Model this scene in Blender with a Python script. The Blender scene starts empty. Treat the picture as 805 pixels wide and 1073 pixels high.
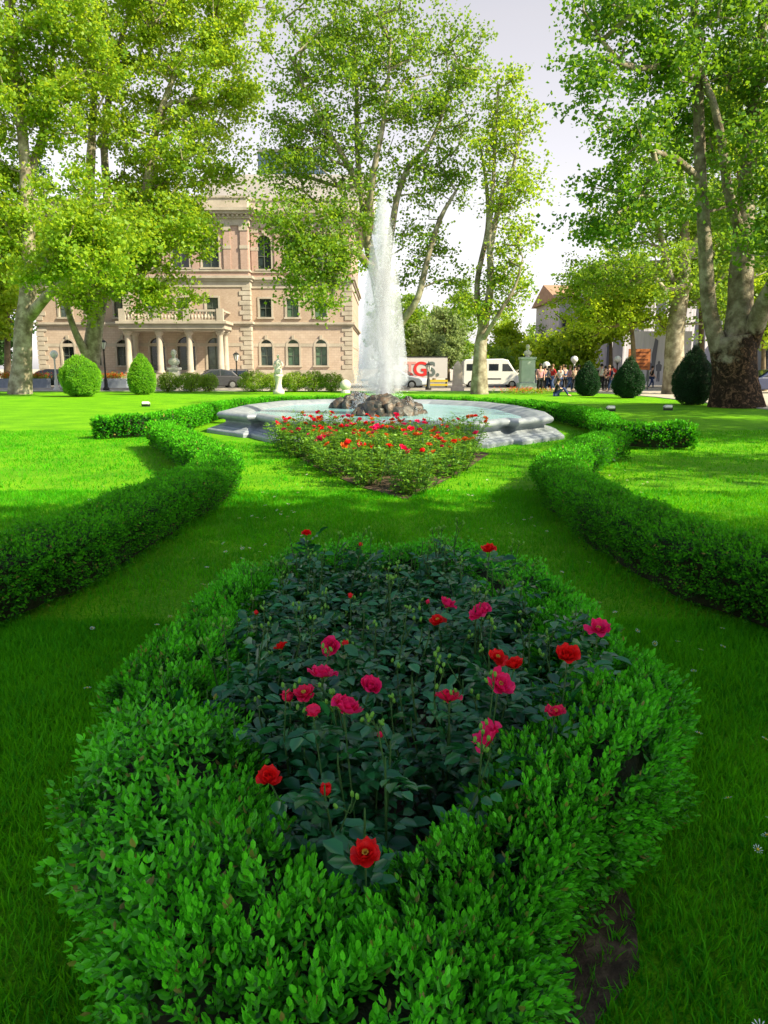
import bpy, bmesh, math, random
import numpy as np
from mathutils import Vector, Matrix
R = math.radians
rng = np.random.default_rng(7)
random.seed(7)
scene = bpy.context.scene
COL = scene.collection

# ------------------------------------------------------------------ camera
PITCH = R(10.65); FPX = 800.0; CAMH = 1.5
cam_d = bpy.data.cameras.new("camera"); cam = bpy.data.objects.new("camera", cam_d); COL.objects.link(cam)
cam.location = (0, 0, CAMH); cam.rotation_euler = (R(90) - PITCH, 0, 0)
cam_d.sensor_width = 36; cam_d.lens = 36 * FPX / 1073.0; cam_d.clip_end = 2000; cam_d.clip_start = 0.05
scene.camera = cam
# ------------------------------------------------------------------ light
SUN_AZ = R(115)      # clockwise from +Y (the view direction): sun on the right, a little behind the camera
SUN_EL = R(40)
sd = bpy.data.lights.new("sun", 'SUN'); sun = bpy.data.objects.new("sun", sd); COL.objects.link(sun)
sd.energy = 5.0; sd.angle = R(0.5); sd.color = (1.0, 0.89, 0.62)
_dir = Vector((math.sin(SUN_AZ) * math.cos(SUN_EL), math.cos(SUN_AZ) * math.cos(SUN_EL), math.sin(SUN_EL)))
sun.rotation_euler = _dir.to_track_quat('Z', 'Y').to_euler()
world = bpy.data.worlds.new("World"); scene.world = world; world.use_nodes = True
wn = world.node_tree; wn.nodes.clear()
sky = wn.nodes.new('ShaderNodeTexSky'); sky.sky_type = 'NISHITA'; sky.sun_disc = False
sky.sun_elevation = SUN_EL; sky.sun_rotation = SUN_AZ; sky.dust_density = 1.0; sky.air_density = 1.0; sky.ozone_density = 1.0
hs = wn.nodes.new('ShaderNodeHueSaturation'); hs.inputs['Saturation'].default_value = 0.17; hs.inputs['Value'].default_value = 1.22
mxw = wn.nodes.new('ShaderNodeMix'); mxw.data_type = 'RGBA'; mxw.blend_type = 'MULTIPLY'; mxw.inputs[0].default_value = 1.0
mxw.inputs[7].default_value = (1.0, 0.95, 0.965, 1)
bgn = wn.nodes.new('ShaderNodeBackground'); bgn.inputs[1].default_value = 0.088
wo = wn.nodes.new('ShaderNodeOutputWorld')
wn.links.new(sky.outputs[0], hs.inputs['Color']); wn.links.new(hs.outputs[0], mxw.inputs[6])
# the sky is pale and milky near the horizon and a deeper blue overhead
tcw = wn.nodes.new('ShaderNodeTexCoord'); sxw = wn.nodes.new('ShaderNodeSeparateXYZ'); wn.links.new(tcw.outputs['Generated'], sxw.inputs[0])
mrw = wn.nodes.new('ShaderNodeMapRange'); mrw.inputs[1].default_value = .38; mrw.inputs[2].default_value = .8; wn.links.new(sxw.outputs['Z'], mrw.inputs[0])
hs2 = wn.nodes.new('ShaderNodeHueSaturation'); hs2.inputs['Saturation'].default_value = .95; hs2.inputs['Value'].default_value = 1.3; wn.links.new(sky.outputs[0], hs2.inputs['Color'])
mxz = wn.nodes.new('ShaderNodeMix'); mxz.data_type = 'RGBA'; wn.links.new(mrw.outputs[0], mxz.inputs[0]); wn.links.new(mxw.outputs[2], mxz.inputs[6]); wn.links.new(hs2.outputs[0], mxz.inputs[7])
wn.links.new(mxz.outputs[2], bgn.inputs[0]); wn.links.new(bgn.outputs[0], wo.inputs[0])
scene.view_settings.view_transform = 'Standard'; scene.view_settings.look = 'None'
scene.view_settings.exposure = 1.15; scene.view_settings.gamma = 1; scene.view_settings.use_curve_mapping = False
scene.render.engine = 'CYCLES'
scene.cycles.use_denoising = True
scene.cycles.max_bounces = 6; scene.cycles.diffuse_bounces = 3; scene.cycles.glossy_bounces = 2
scene.cycles.transmission_bounces = 4; scene.cycles.transparent_max_bounces = 8; scene.cycles.volume_bounces = 1
scene.cycles.volume_max_steps = 64; scene.cycles.sample_clamp_indirect = 4.0

# ------------------------------------------------------------------ measuring helpers (read positions off the ground plan)
cp, sp = math.cos(PITCH), math.sin(PITCH)
def _ray(px, py):
    a = (px - 402.5) / FPX; b = -(py - 536.5) / FPX
    return Vector((a, cp + b * sp, -sp + b * cp))
def onz(px, py, z=0.0):
    d = _ray(px, py); t = (z - CAMH) / d.z
    return (d.x * t, d.y * t)
def ony(px, py, Y):
    d = _ray(px, py); t = Y / d.y
    return Vector((d.x * t, Y, CAMH + d.z * t))

# ------------------------------------------------------------------ object helpers
def tag(o, label=None, cat=None, group=None, kind=None):
    if label: o['label'] = label
    if cat: o['category'] = cat
    if group: o['group'] = group
    if kind: o['kind'] = kind
    return o
def empty(name, loc, label=None, cat=None, group=None, rz=0, kind=None):
    o = bpy.data.objects.new(name, None); COL.objects.link(o); o.location = loc; o.rotation_euler = (0, 0, rz)
    o.empty_display_size = .1
    return tag(o, label, cat, group, kind)
def link(name, me, mat=None, parent=None, loc=(0, 0, 0), rot=(0, 0, 0)):
    o = bpy.data.objects.new(name, me); COL.objects.link(o); o.parent = parent; o.location = loc; o.rotation_euler = rot
    if mat is not None and len(me.materials) == 0: me.materials.append(mat)
    return o
def copy_tree(o, parent=None):
    c = o.copy(); COL.objects.link(c); c.parent = parent
    for ch in list(o.children): copy_tree(ch, c)
    return c
def np_mesh(name, V, F, tint=None, smooth=False, mats=None, midx=None):
    """V (n,3), F (m,k) constant-size faces or list of such arrays"""
    if not isinstance(F, list): F = [F]
    F = [np.asarray(f, dtype=np.int32) for f in F if len(f)]
    me = bpy.data.meshes.new(name)
    V = np.asarray(V, dtype=np.float32)
    me.vertices.add(len(V)); me.vertices.foreach_set("co", V.ravel())
    loops = np.concatenate([f.ravel() for f in F]); tot = np.concatenate([np.full(len(f), f.shape[1], dtype=np.int32) for f in F])
    st = np.concatenate([[0], np.cumsum(tot)[:-1]]).astype(np.int32)
    me.loops.add(len(loops)); me.loops.foreach_set("vertex_index", loops)
    me.polygons.add(len(tot)); me.polygons.foreach_set("loop_start", st)
    try: me.polygons.foreach_set("loop_total", tot)
    except Exception: pass
    if smooth: me.polygons.foreach_set("use_smooth", np.ones(len(tot), dtype=bool))
    if mats:
        for m in mats: me.materials.append(m)
        if midx is not None: me.polygons.foreach_set("material_index", np.asarray(midx, dtype=np.int32))
    me.update(calc_edges=True)
    if tint is not None:
        a = me.attributes.new("tint", 'FLOAT', 'POINT'); a.data.foreach_set("value", np.asarray(tint, dtype=np.float32))
    return me
def unit(v): return v / np.maximum(np.linalg.norm(v, axis=-1, keepdims=True), 1e-9)
def frames(Z, roll=None):
    """rotation matrices whose z column is Z, rolled at random"""
    n = len(Z); Z = unit(Z)
    a = rng.normal(size=(n, 3)); X = unit(np.cross(a, Z)); Y = np.cross(Z, X)
    return np.stack([X, Y, Z], axis=2)
def place(tV, tF, tT, pos, rot, sc, tn=None):
    """many copies of a small template in one mesh: returns V,F,tint"""
    n, v = len(pos), len(tV)
    V = np.einsum('nij,vj->nvi', rot, tV) * np.asarray(sc).reshape(-1, 1, 1) + pos[:, None, :]
    F = (tF[None] + (np.arange(n) * v)[:, None, None]).reshape(-1, tF.shape[1])
    T = np.broadcast_to(tT[None, :], (n, v)).copy()
    if tn is not None: T += np.asarray(tn)[:, None]
    return V.reshape(-1, 3), F, T.reshape(-1)
def merge(parts):
    Vs, Fs, Ts, off = [], [], [], 0
    for V, F, T in parts:
        Vs.append(V); Fs.append(F + off); Ts.append(T); off += len(V)
    return np.concatenate(Vs), np.concatenate(Fs), np.concatenate(Ts)
_nk = np.random.default_rng(3).normal(size=(14, 3)); _np = np.random.default_rng(4).uniform(0, 6.28, 14)
def noise(P, scale=1.0):
    P = np.asarray(P) * scale
    s = 0
    for i in range(14):
        f = 1 + 0.35 * i
        s = s + np.sin(P @ (_nk[i] * f) + _np[i]) / f ** .8
    return s / 3.0

class MB:
    """collects simple solids for one mesh"""
    def __init__(s): s.bm = bmesh.new()
    def box(s, x0, x1, y0, y1, z0, z1):
        v = [s.bm.verts.new((x, y, z)) for x in (x0, x1) for y in (y0, y1) for z in (z0, z1)]
        for f in ((0,1,3,2),(4,6,7,5),(0,4,5,1),(2,3,7,6),(0,2,6,4),(1,5,7,3)): s.bm.faces.new([v[i] for i in f])
        return s
    def lathe(s, prof, seg=16, c=(0, 0), caps=True, ang=6.28318530718):
        rings = []
        for r, z in prof:
            rings.append([s.bm.verts.new((c[0] + r * math.cos(ang * k / seg), c[1] + r * math.sin(ang * k / seg), z)) for k in range(seg)])
        for a, b in zip(rings, rings[1:]):
            for k in range(seg): s.bm.faces.new((a[k], a[(k+1) % seg], b[(k+1) % seg], b[k]))
        if caps:
            s.bm.faces.new(rings[0][::-1]); s.bm.faces.new(rings[-1])
        return s
    def tube(s, pts, rad, seg=8, caps=True):
        pts = [Vector(p) for p in pts]; rings = []
        n = len(pts)
        if not hasattr(rad, '__len__'): rad = [rad] * n
        X = None
        for i, p in enumerate(pts):
            t = (pts[min(i+1, n-1)] - pts[max(i-1, 0)]).normalized()
            if X is None:
                X = t.orthogonal().normalized()
            X = (X - t * X.dot(t)).normalized(); Y = t.cross(X)
            rings.append([s.bm.verts.new(p + (X * math.cos(6.2832*k/seg) + Y * math.sin(6.2832*k/seg)) * rad[i]) for k in range(seg)])
        for a, b in zip(rings, rings[1:]):
            for k in range(seg): s.bm.faces.new((a[k], a[(k+1) % seg], b[(k+1) % seg], b[k]))
        if caps:
            s.bm.faces.new(rings[0][::-1]); s.bm.faces.new(rings[-1])
        return s
    def prism(s, poly, axis, a, b):
        """poly in the two other axes (in order), extruded along axis from a to b"""
        def P(u, v, w):
            return {'x': (w, u, v), 'y': (u, w, v), 'z': (u, v, w)}[axis]
        A = [s.bm.verts.new(P(u, v, a)) for u, v in poly]; B = [s.bm.verts.new(P(u, v, b)) for u, v in poly]
        n = len(poly)
        s.bm.faces.new(A[::-1]); s.bm.faces.new(B)
        for k in range(n): s.bm.faces.new((A[k], A[(k+1) % n], B[(k+1) % n], B[k]))
        return s
    def ball(s, c, r, sub=2, sc=(1, 1, 1)):
        bmesh.ops.create_icosphere(s.bm, subdivisions=sub, radius=r, matrix=Matrix.Translation(c) @ Matrix.Diagonal((*sc, 1)))
        return s
    def mesh(s, name, smooth=False):
        bmesh.ops.recalc_face_normals(s.bm, faces=s.bm.faces)
        me = bpy.data.meshes.new(name); s.bm.to_mesh(me); s.bm.free()
        if smooth:
            for p in me.polygons: p.use_smooth = True
        return me
    def build(s, name, mat, parent=None, loc=(0,0,0), smooth=False, bevel=0, rot=(0,0,0)):
        o = link(name, s.mesh(name, smooth), mat, parent, loc, rot)
        if bevel:
            m = o.modifiers.new("bevel", 'BEVEL'); m.width = bevel; m.segments = 2; m.limit_method = 'ANGLE'
        return o

# ------------------------------------------------------------------ materials
def mat(name):
    m = bpy.data.materials.new(name); m.use_nodes = True; nt = m.node_tree; nt.nodes.clear()
    out = nt.nodes.new('ShaderNodeOutputMaterial'); return m, nt, out
def N(nt, t, **kw):
    n = nt.nodes.new(t)
    for k, v in kw.items():
        if k in n.inputs: n.inputs[k].default_value = v
        else: setattr(n, k, v)
    return n
def ramp(nt, fac, stops):
    r = nt.nodes.new('ShaderNodeValToRGB'); e = r.color_ramp.elements
    while len(e) < len(stops): e.new(0.5)
    for i, (p, c) in enumerate(stops): e[i].position = p; e[i].color = (*c, 1)
    nt.links.new(fac, r.inputs[0]); return r.outputs[0]
def noise_fac(nt, scale, detail=4, rough=.6, coord='Object', dist=0):
    tc = nt.nodes.new('ShaderNodeTexCoord'); n = nt.nodes.new('ShaderNodeTexNoise')
    n.inputs['Scale'].default_value = scale; n.inputs['Detail'].default_value = detail; n.inputs['Roughness'].default_value = rough
    n.inputs['Distortion'].default_value = dist
    nt.links.new(tc.outputs[coord], n.inputs['Vector']); return n.outputs[0]
def rough_mat(name, stops, scale=3, rough=.8, bump=0.0, bscale=20, detail=5, spec=.3, metal=0, coat=0):
    m, nt, out = mat(name)
    b = N(nt, 'ShaderNodeBsdfPrincipled'); b.inputs['Roughness'].default_value = rough; b.inputs['Specular IOR Level'].default_value = spec
    b.inputs['Metallic'].default_value = metal; b.inputs['Coat Weight'].default_value = coat
    if len(stops) == 1: b.inputs['Base Color'].default_value = (*stops[0][1], 1)
    else: nt.links.new(ramp(nt, noise_fac(nt, scale, detail), stops), b.inputs['Base Color'])
    if bump:
        bp = N(nt, 'ShaderNodeBump'); bp.inputs['Strength'].default_value = bump; bp.inputs['Distance'].default_value = 0.02
        nt.links.new(noise_fac(nt, bscale, 6), bp.inputs['Height']); nt.links.new(bp.outputs[0], b.inputs['Normal'])
    nt.links.new(b.outputs[0], out.inputs[0]); return m
def flat(name, c, rough=.6, **kw): return rough_mat(name, [(0, c)], rough=rough, **kw)
def leaf_mat(name, lo, hi, tr, rough=.45, trans=.35, spec=.35, hue=.02, patch=None, dead=0):
    """lo/hi: leaf colour range picked per leaf (its own age), tr: colour of light coming through"""
    m, nt, out = mat(name)
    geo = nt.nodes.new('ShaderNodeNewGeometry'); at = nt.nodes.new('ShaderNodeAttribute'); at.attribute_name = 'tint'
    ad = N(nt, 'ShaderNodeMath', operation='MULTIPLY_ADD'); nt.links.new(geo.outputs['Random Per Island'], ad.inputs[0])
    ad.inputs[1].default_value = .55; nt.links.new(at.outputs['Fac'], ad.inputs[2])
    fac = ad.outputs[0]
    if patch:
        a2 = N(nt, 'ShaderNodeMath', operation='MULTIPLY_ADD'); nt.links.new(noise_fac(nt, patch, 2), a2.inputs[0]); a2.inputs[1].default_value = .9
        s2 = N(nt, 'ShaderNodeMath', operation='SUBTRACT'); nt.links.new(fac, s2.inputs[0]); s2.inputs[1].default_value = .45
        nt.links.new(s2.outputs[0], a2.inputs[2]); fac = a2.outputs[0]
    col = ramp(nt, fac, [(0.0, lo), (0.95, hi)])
    if dead:
        gt = N(nt, 'ShaderNodeMath', operation='GREATER_THAN'); fr = N(nt, 'ShaderNodeMath', operation='FRACT'); ml = N(nt, 'ShaderNodeMath', operation='MULTIPLY'); ml.inputs[1].default_value = 37.7
        nt.links.new(geo.outputs['Random Per Island'], ml.inputs[0]); nt.links.new(ml.outputs[0], fr.inputs[0]); nt.links.new(fr.outputs[0], gt.inputs[0]); gt.inputs[1].default_value = 1 - dead
        md = N(nt, 'ShaderNodeMix', data_type='RGBA'); nt.links.new(gt.outputs[0], md.inputs[0]); nt.links.new(col, md.inputs[6]); md.inputs[7].default_value = (.26, .20, .05, 1); col = md.outputs[2]
    b = N(nt, 'ShaderNodeBsdfPrincipled'); b.inputs['Roughness'].default_value = rough; b.inputs['Specular IOR Level'].default_value = spec
    nt.links.new(col, b.inputs['Base Color'])
    t = nt.nodes.new('ShaderNodeBsdfTranslucent')
    mc = N(nt, 'ShaderNodeMix', data_type='RGBA', blend_type='MIX'); mc.inputs[0].default_value = .75
    nt.links.new(col, mc.inputs[6]); mc.inputs[7].default_value = (*tr, 1); nt.links.new(mc.outputs[2], t.inputs[0])
    mx = nt.nodes.new('ShaderNodeMixShader'); mx.inputs[0].default_value = trans
    nt.links.new(b.outputs[0], mx.inputs[1]); nt.links.new(t.outputs[0], mx.inputs[2]); nt.links.new(mx.outputs[0], out.inputs[0])
    return m

M = {}
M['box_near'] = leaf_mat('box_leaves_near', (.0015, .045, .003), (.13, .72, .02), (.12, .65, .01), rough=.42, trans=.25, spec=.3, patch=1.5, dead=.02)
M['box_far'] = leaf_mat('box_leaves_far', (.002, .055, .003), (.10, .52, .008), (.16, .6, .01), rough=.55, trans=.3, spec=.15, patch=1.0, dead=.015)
M['twig'] = rough_mat('hedge_twigs', [(.35, (.006, .016, .003)), (.7, (.03, .03, .01))], scale=40, bump=.6, bscale=60)  # twig core, darkened further to paint in the deep shade inside
M['rose_leaf'] = leaf_mat('rose_leaves', (.003, .055, .018), (.04, .26, .065), (.03, .28, .02), rough=.3, trans=.2, spec=.55)
M['rose_stem'] = rough_mat('rose_stems', [(.3, (.03, .12, .02)), (.7, (.05, .10, .02))], scale=30)
M['rose_leaf_sun'] = leaf_mat('rose_leaves_sun_painted', (.03, .16, .01), (.24, .42, .025), (.32, .58, .02), rough=.45, trans=.3)  # lit copy of the rose leaves: sunlight is put into the colour
def petal(name, c, t):
    m = leaf_mat(name, tuple(x * .75 for x in c), c, t, rough=.5, trans=.3, spec=.25); return m
M['petal_red'] = petal('petals_red', (.88, .010, .012), (1, .02, .01))
M['petal_pink'] = petal('petals_pink', (.95, .02, .17), (1, .02, .18))
M['petal_crimson'] = petal('petals_crimson', (.88, .015, .10), (1, .02, .08))
M['petal_orange'] = petal('petals_orange', (.75, .12, .02), (.9, .2, .02))
M['soil'] = rough_mat('soil', [(.3, (.03, .02, .012)), (.5, (.08, .052, .032)), (.66, (.17, .12, .075)), (.8, (.26, .20, .12))], scale=14, bump=1, bscale=50, rough=.95)
M['bark'] = rough_mat('plane_bark', [(.35, (.12, .10, .065)), (.5, (.24, .21, .15)), (.62, (.38, .35, .27)), (.75, (.16, .15, .08))], scale=2.2, bump=.5, bscale=12, detail=6)
M['bark_dark'] = rough_mat('rough_dark_bark', [(.35, (.015, .012, .009)), (.55, (.05, .035, .022)), (.66, (.16, .10, .06)), (.8, (.03, .02, .013))], scale=3.5, bump=1.0, bscale=9, detail=8)
def burl_mat():
    m, nt, out = mat('old_plane_bark'); b = N(nt, 'ShaderNodeBsdfPrincipled'); b.inputs['Roughness'].default_value = .9; b.inputs['Specular IOR Level'].default_value = .15
    pale = ramp(nt, noise_fac(nt, 2.2, 6), [(.35, (.12, .10, .065)), (.5, (.24, .21, .15)), (.62, (.38, .35, .27)), (.75, (.16, .15, .08))])
    dark = ramp(nt, noise_fac(nt, 4.5, 8, .7, dist=1.5), [(.35, (.010, .008, .006)), (.52, (.04, .026, .016)), (.62, (.20, .12, .07)), (.72, (.03, .02, .013))])
    tc = nt.nodes.new('ShaderNodeTexCoord'); sx = nt.nodes.new('ShaderNodeSeparateXYZ'); nt.links.new(tc.outputs['Object'], sx.inputs[0])
    a = N(nt, 'ShaderNodeMath', operation='MULTIPLY_ADD'); nt.links.new(noise_fac(nt, 1.1, 5), a.inputs[0]); a.inputs[1].default_value = 3.4; nt.links.new(sx.outputs['Z'], a.inputs[2])
    c = N(nt, 'ShaderNodeMath', operation='MULTIPLY_ADD'); nt.links.new(sx.outputs['X'], c.inputs[0]); c.inputs[1].default_value = -.8; nt.links.new(a.outputs[0], c.inputs[2])
    mr = nt.nodes.new('ShaderNodeMapRange'); mr.inputs[1].default_value = 4.1; mr.inputs[2].default_value = 4.5; nt.links.new(c.outputs[0], mr.inputs[0])
    mx = N(nt, 'ShaderNodeMix', data_type='RGBA'); nt.links.new(mr.outputs[0], mx.inputs[0]); nt.links.new(dark, mx.inputs[6]); nt.links.new(pale, mx.inputs[7])
    bp = N(nt, 'ShaderNodeBump'); bp.inputs['Strength'].default_value = 1; bp.inputs['Distance'].default_value = .12
    nt.links.new(noise_fac(nt, 5, 8, .7, dist=1), bp.inputs['Height']); nt.links.new(bp.outputs[0], b.inputs['Normal'])
    nt.links.new(mx.outputs[2], b.inputs['Base Color']); nt.links.new(b.outputs[0], out.inputs[0]); return m
M['bark_burl'] = burl_mat()
M['bark_thin'] = rough_mat('branch_bark', [(.35, (.07, .05, .03)), (.65, (.20, .15, .09))], scale=2)
M['leaf_sunny'] = leaf_mat('plane_leaves_sun_painted', (.07, .20, .008), (.42, .60, .035), (.60, .74, .03), rough=.5, trans=.5, patch=.25)  # lit copy of the plane leaves, sunshine painted into the yellow green
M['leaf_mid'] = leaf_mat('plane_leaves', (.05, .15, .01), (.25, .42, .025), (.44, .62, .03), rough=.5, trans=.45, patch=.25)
M['leaf_right'] = leaf_mat('plane_leaves_shade_painted', (.015, .10, .006), (.18, .37, .018), (.34, .58, .02), rough=.5, trans=.42, patch=.35)  # shaded copy of the plane leaves, crown shade painted into the green
M['leaf_lime'] = leaf_mat('lime_leaves', (.14, .28, .01), (.42, .58, .03), (.62, .76, .03), rough=.55, trans=.55)
M['leaf_dark'] = leaf_mat('dark_leaves', (.012, .05, .01), (.05, .14, .015), (.08, .22, .02), rough=.55, trans=.3)
M['leaf_pale'] = leaf_mat('pale_willow_leaves', (.16, .24, .08), (.32, .42, .16), (.4, .5, .15), rough=.6, trans=.4)
M['topiary_shade_painted'] = leaf_mat('yew_leaves_shade_painted', (.004, .03, .008), (.02, .085, .018), (.02, .1, .02), rough=.5, trans=.15, patch=2)  # right cones: the shade of the trees is put into this dark green
M['topiary_sunny'] = leaf_mat('clipped_box_sun_painted', (.05, .22, .008), (.26, .56, .02), (.3, .65, .02), rough=.5, trans=.3, patch=2)  # left shrubs: sunlight is put into the brighter leaf colour
# ================================================================== GROUND
def sheet(name, pts, z, m, kind='structure'):
    me = bpy.data.meshes.new(name); me.from_pydata([(x, y, z) for x, y in pts], [], [list(range(len(pts)))]); me.update()
    return tag(link(name, me, m), kind=kind)
M['paving'] = rough_mat('pale_gravel', [(.3, (.34, .30, .25)), (.7, (.46, .42, .36))], scale=.8, bump=.3, bscale=30, rough=.9)
M['asphalt'] = rough_mat('asphalt', [(.3, (.045, .045, .048)), (.7, (.075, .073, .072))], scale=1.5, bump=.3, bscale=60, rough=.85)
M['kerb'] = rough_mat('kerb_stone', [(.3, (.30, .28, .26)), (.7, (.42, .40, .37))], scale=2, rough=.85)
M['paint'] = flat('road_paint', (.75, .75, .72))
def lawn_mat():
    m, nt, out = mat('lawn_turf')
    b = N(nt, 'ShaderNodeBsdfPrincipled'); b.inputs['Roughness'].default_value = .75; b.inputs['Specular IOR Level'].default_value = .1
    fine = noise_fac(nt, 55, 4, .7); big = noise_fac(nt, .9, 4, .6); streak = noise_fac(nt, 9, 5, .7)
    a = N(nt, 'ShaderNodeMath', operation='MULTIPLY_ADD'); nt.links.new(fine, a.inputs[0]); a.inputs[1].default_value = .75
    b2 = N(nt, 'ShaderNodeMath', operation='MULTIPLY_ADD'); nt.links.new(big, b2.inputs[0]); b2.inputs[1].default_value = .45
    c2 = N(nt, 'ShaderNodeMath', operation='MULTIPLY'); nt.links.new(streak, c2.inputs[0]); c2.inputs[1].default_value = .25
    nt.links.new(c2.outputs[0], b2.inputs[2]); nt.links.new(b2.outputs[0], a.inputs[2])
    s = N(nt, 'ShaderNodeMath', operation='SUBTRACT'); nt.links.new(a.outputs[0], s.inputs[0]); s.inputs[1].default_value = .22
    col = ramp(nt, s.outputs[0], [(.2, (.02, .14, .002)), (.45, (.09, .30, .003)), (.62, (.18, .44, .004)), (.8, (.28, .52, .006))])
    nt.links.new(col, b.inputs['Base Color'])
    bp = N(nt, 'ShaderNodeBump'); bp.inputs['Strength'].default_value = .9; bp.inputs['Distance'].default_value = .03
    nt.links.new(fine, bp.inputs['Height']); nt.links.new(bp.outputs[0], b.inputs['Normal'])
    nt.links.new(b.outputs[0], out.inputs[0]); return m
M['lawn'] = lawn_mat()
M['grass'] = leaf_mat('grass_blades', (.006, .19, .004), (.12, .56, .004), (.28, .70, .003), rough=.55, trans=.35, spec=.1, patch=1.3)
sheet('ground', [(-900, -400), (900, -400), (900, 1500), (-900, 1500)], 0.0, M['paving'])
lawn_pts = [(-60, -40), (26, -40), (26, 12), (*onz(900, 441),)[:2], onz(805, 431), onz(740, 424), onz(690, 418), onz(650, 414.5), onz(600, 412), (10, 49.5), (-20, 49.5), (-60, 47)]
lawn = sheet('lawn', lawn_pts, 0.06, M['lawn'])
# kerb round the lawn: a low stone edge
def poly_strip(name, pts, w, z0, z1, m, kind='structure'):
    mb = MB()
    for a, b in zip(pts, pts[1:]):
        a = Vector((*a, 0)); b = Vector((*b, 0)); t = (b - a).normalized(); n = Vector((-t.y, t.x, 0)) * w / 2
        mb.prism([(p.x, p.y) for p in (a - n, b - n, b + n, a + n)], 'z', z0, z1)
    return tag(mb.build(name, m), kind=kind)
poly_strip('kerb', lawn_pts[2:], .14, 0.0, .10, M['kerb'])
sheet('road', [(-200, 56), (200, 56), (200, 66), (-200, 66)], 0.008, M['asphalt'])
mb = MB()
for k in range(-12, 14): mb.box(k * 7 - 1.4, k * 7 + 1.4, 60.94, 61.06, .010, .013)
tag(mb.build('road_markings', M['paint']), kind='structure')
tag(MB().box(-200, 200, 66, 72.2, 0, .13).build('pavement', M['kerb']), kind='structure')
tag(MB().box(-200, 200, 55.7, 56, 0, .12).build('road_kerb', M['kerb']), kind='structure')
GZ = .06

# ================================================================== HEDGES
def smooth_path(pts, step=.12, closed=False):
    P = [np.array(p, float) for p in pts]; n = len(P); out = []
    rngk = range(n) if closed else range(n - 1)
    for i in rngk:
        p0 = P[(i - 1) % n] if closed or i > 0 else 2 * P[0] - P[1]
        p1 = P[i]; p2 = P[(i + 1) % n]
        p3 = P[(i + 2) % n] if closed or i + 2 < n else 2 * P[-1] - P[-2]
        k = max(2, int(np.linalg.norm(p2 - p1) / step))
        for j in range(k):
            t = j / k
            out.append(.5 * ((2*p1) + (-p0+p2)*t + (2*p0-5*p1+4*p2-p3)*t*t + (-p0+3*p1-3*p2+p3)*t**3))
    if not closed: out.append(P[-1])
    return np.array(out)
# leaf templates ------------------------------------------------------------
def leaf6(L, W, fold=.25, curl=.15):
    V = np.array([(0,0,0), (-W*.42, fold*W*.5, L*.35), (-W*.36, fold*W*.5 - curl*L*.3, L*.72), (0, -curl*L, L), (W*.36, fold*W*.5 - curl*L*.3, L*.72), (W*.42, fold*W*.5, L*.35)])
    return V, np.array([(0, 3, 2, 1), (0, 5, 4, 3)])
def leaf4(L, W):
    return np.array([(0,0,0), (-W*.5, W*.12, L*.5), (0, -L*.1, L), (W*.5, W*.12, L*.5)]), np.array([(0, 3, 2, 1)])
def rotm(axis, a): return np.array(Matrix.Rotation(a, 3, axis))
def sprig(pairs, stem, L, W, tilt0, tilt1, six=True, seed=0):
    r = np.random.default_rng(seed); parts = []
    base, F = (leaf6(L, W) if six else leaf4(L, W))
    for k in range(pairs):
        h = stem * (k / max(1, pairs - 1)) if pairs > 1 else 0
        t = k / max(1, pairs - 1); tilt = R(tilt0 + (tilt1 - tilt0) * t); s = 1 - .35 * t
        for q in range(2):
            a = k * 1.571 + q * 3.1416 + r.normal() * .25
            m = rotm('Z', a) @ rotm('X', -(tilt + r.normal() * .15))
            # leaf lies along z, face normal toward -y/+y: lean outward
            V = (base * s) @ m.T + np.array([0, 0, h])
            parts.append((V, F, np.full(len(V), -.20 + .62 * t + r.normal() * .05)))  # tips paler as young growth and to paint in light from above
    return merge(parts)
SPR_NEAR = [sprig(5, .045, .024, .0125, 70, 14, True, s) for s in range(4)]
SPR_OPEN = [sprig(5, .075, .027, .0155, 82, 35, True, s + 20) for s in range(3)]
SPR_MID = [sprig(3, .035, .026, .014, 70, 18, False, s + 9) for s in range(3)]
SPR_FAR = [sprig(2, .03, .042, .024, 65, 25, False, s + 30) for s in range(3)]

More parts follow.
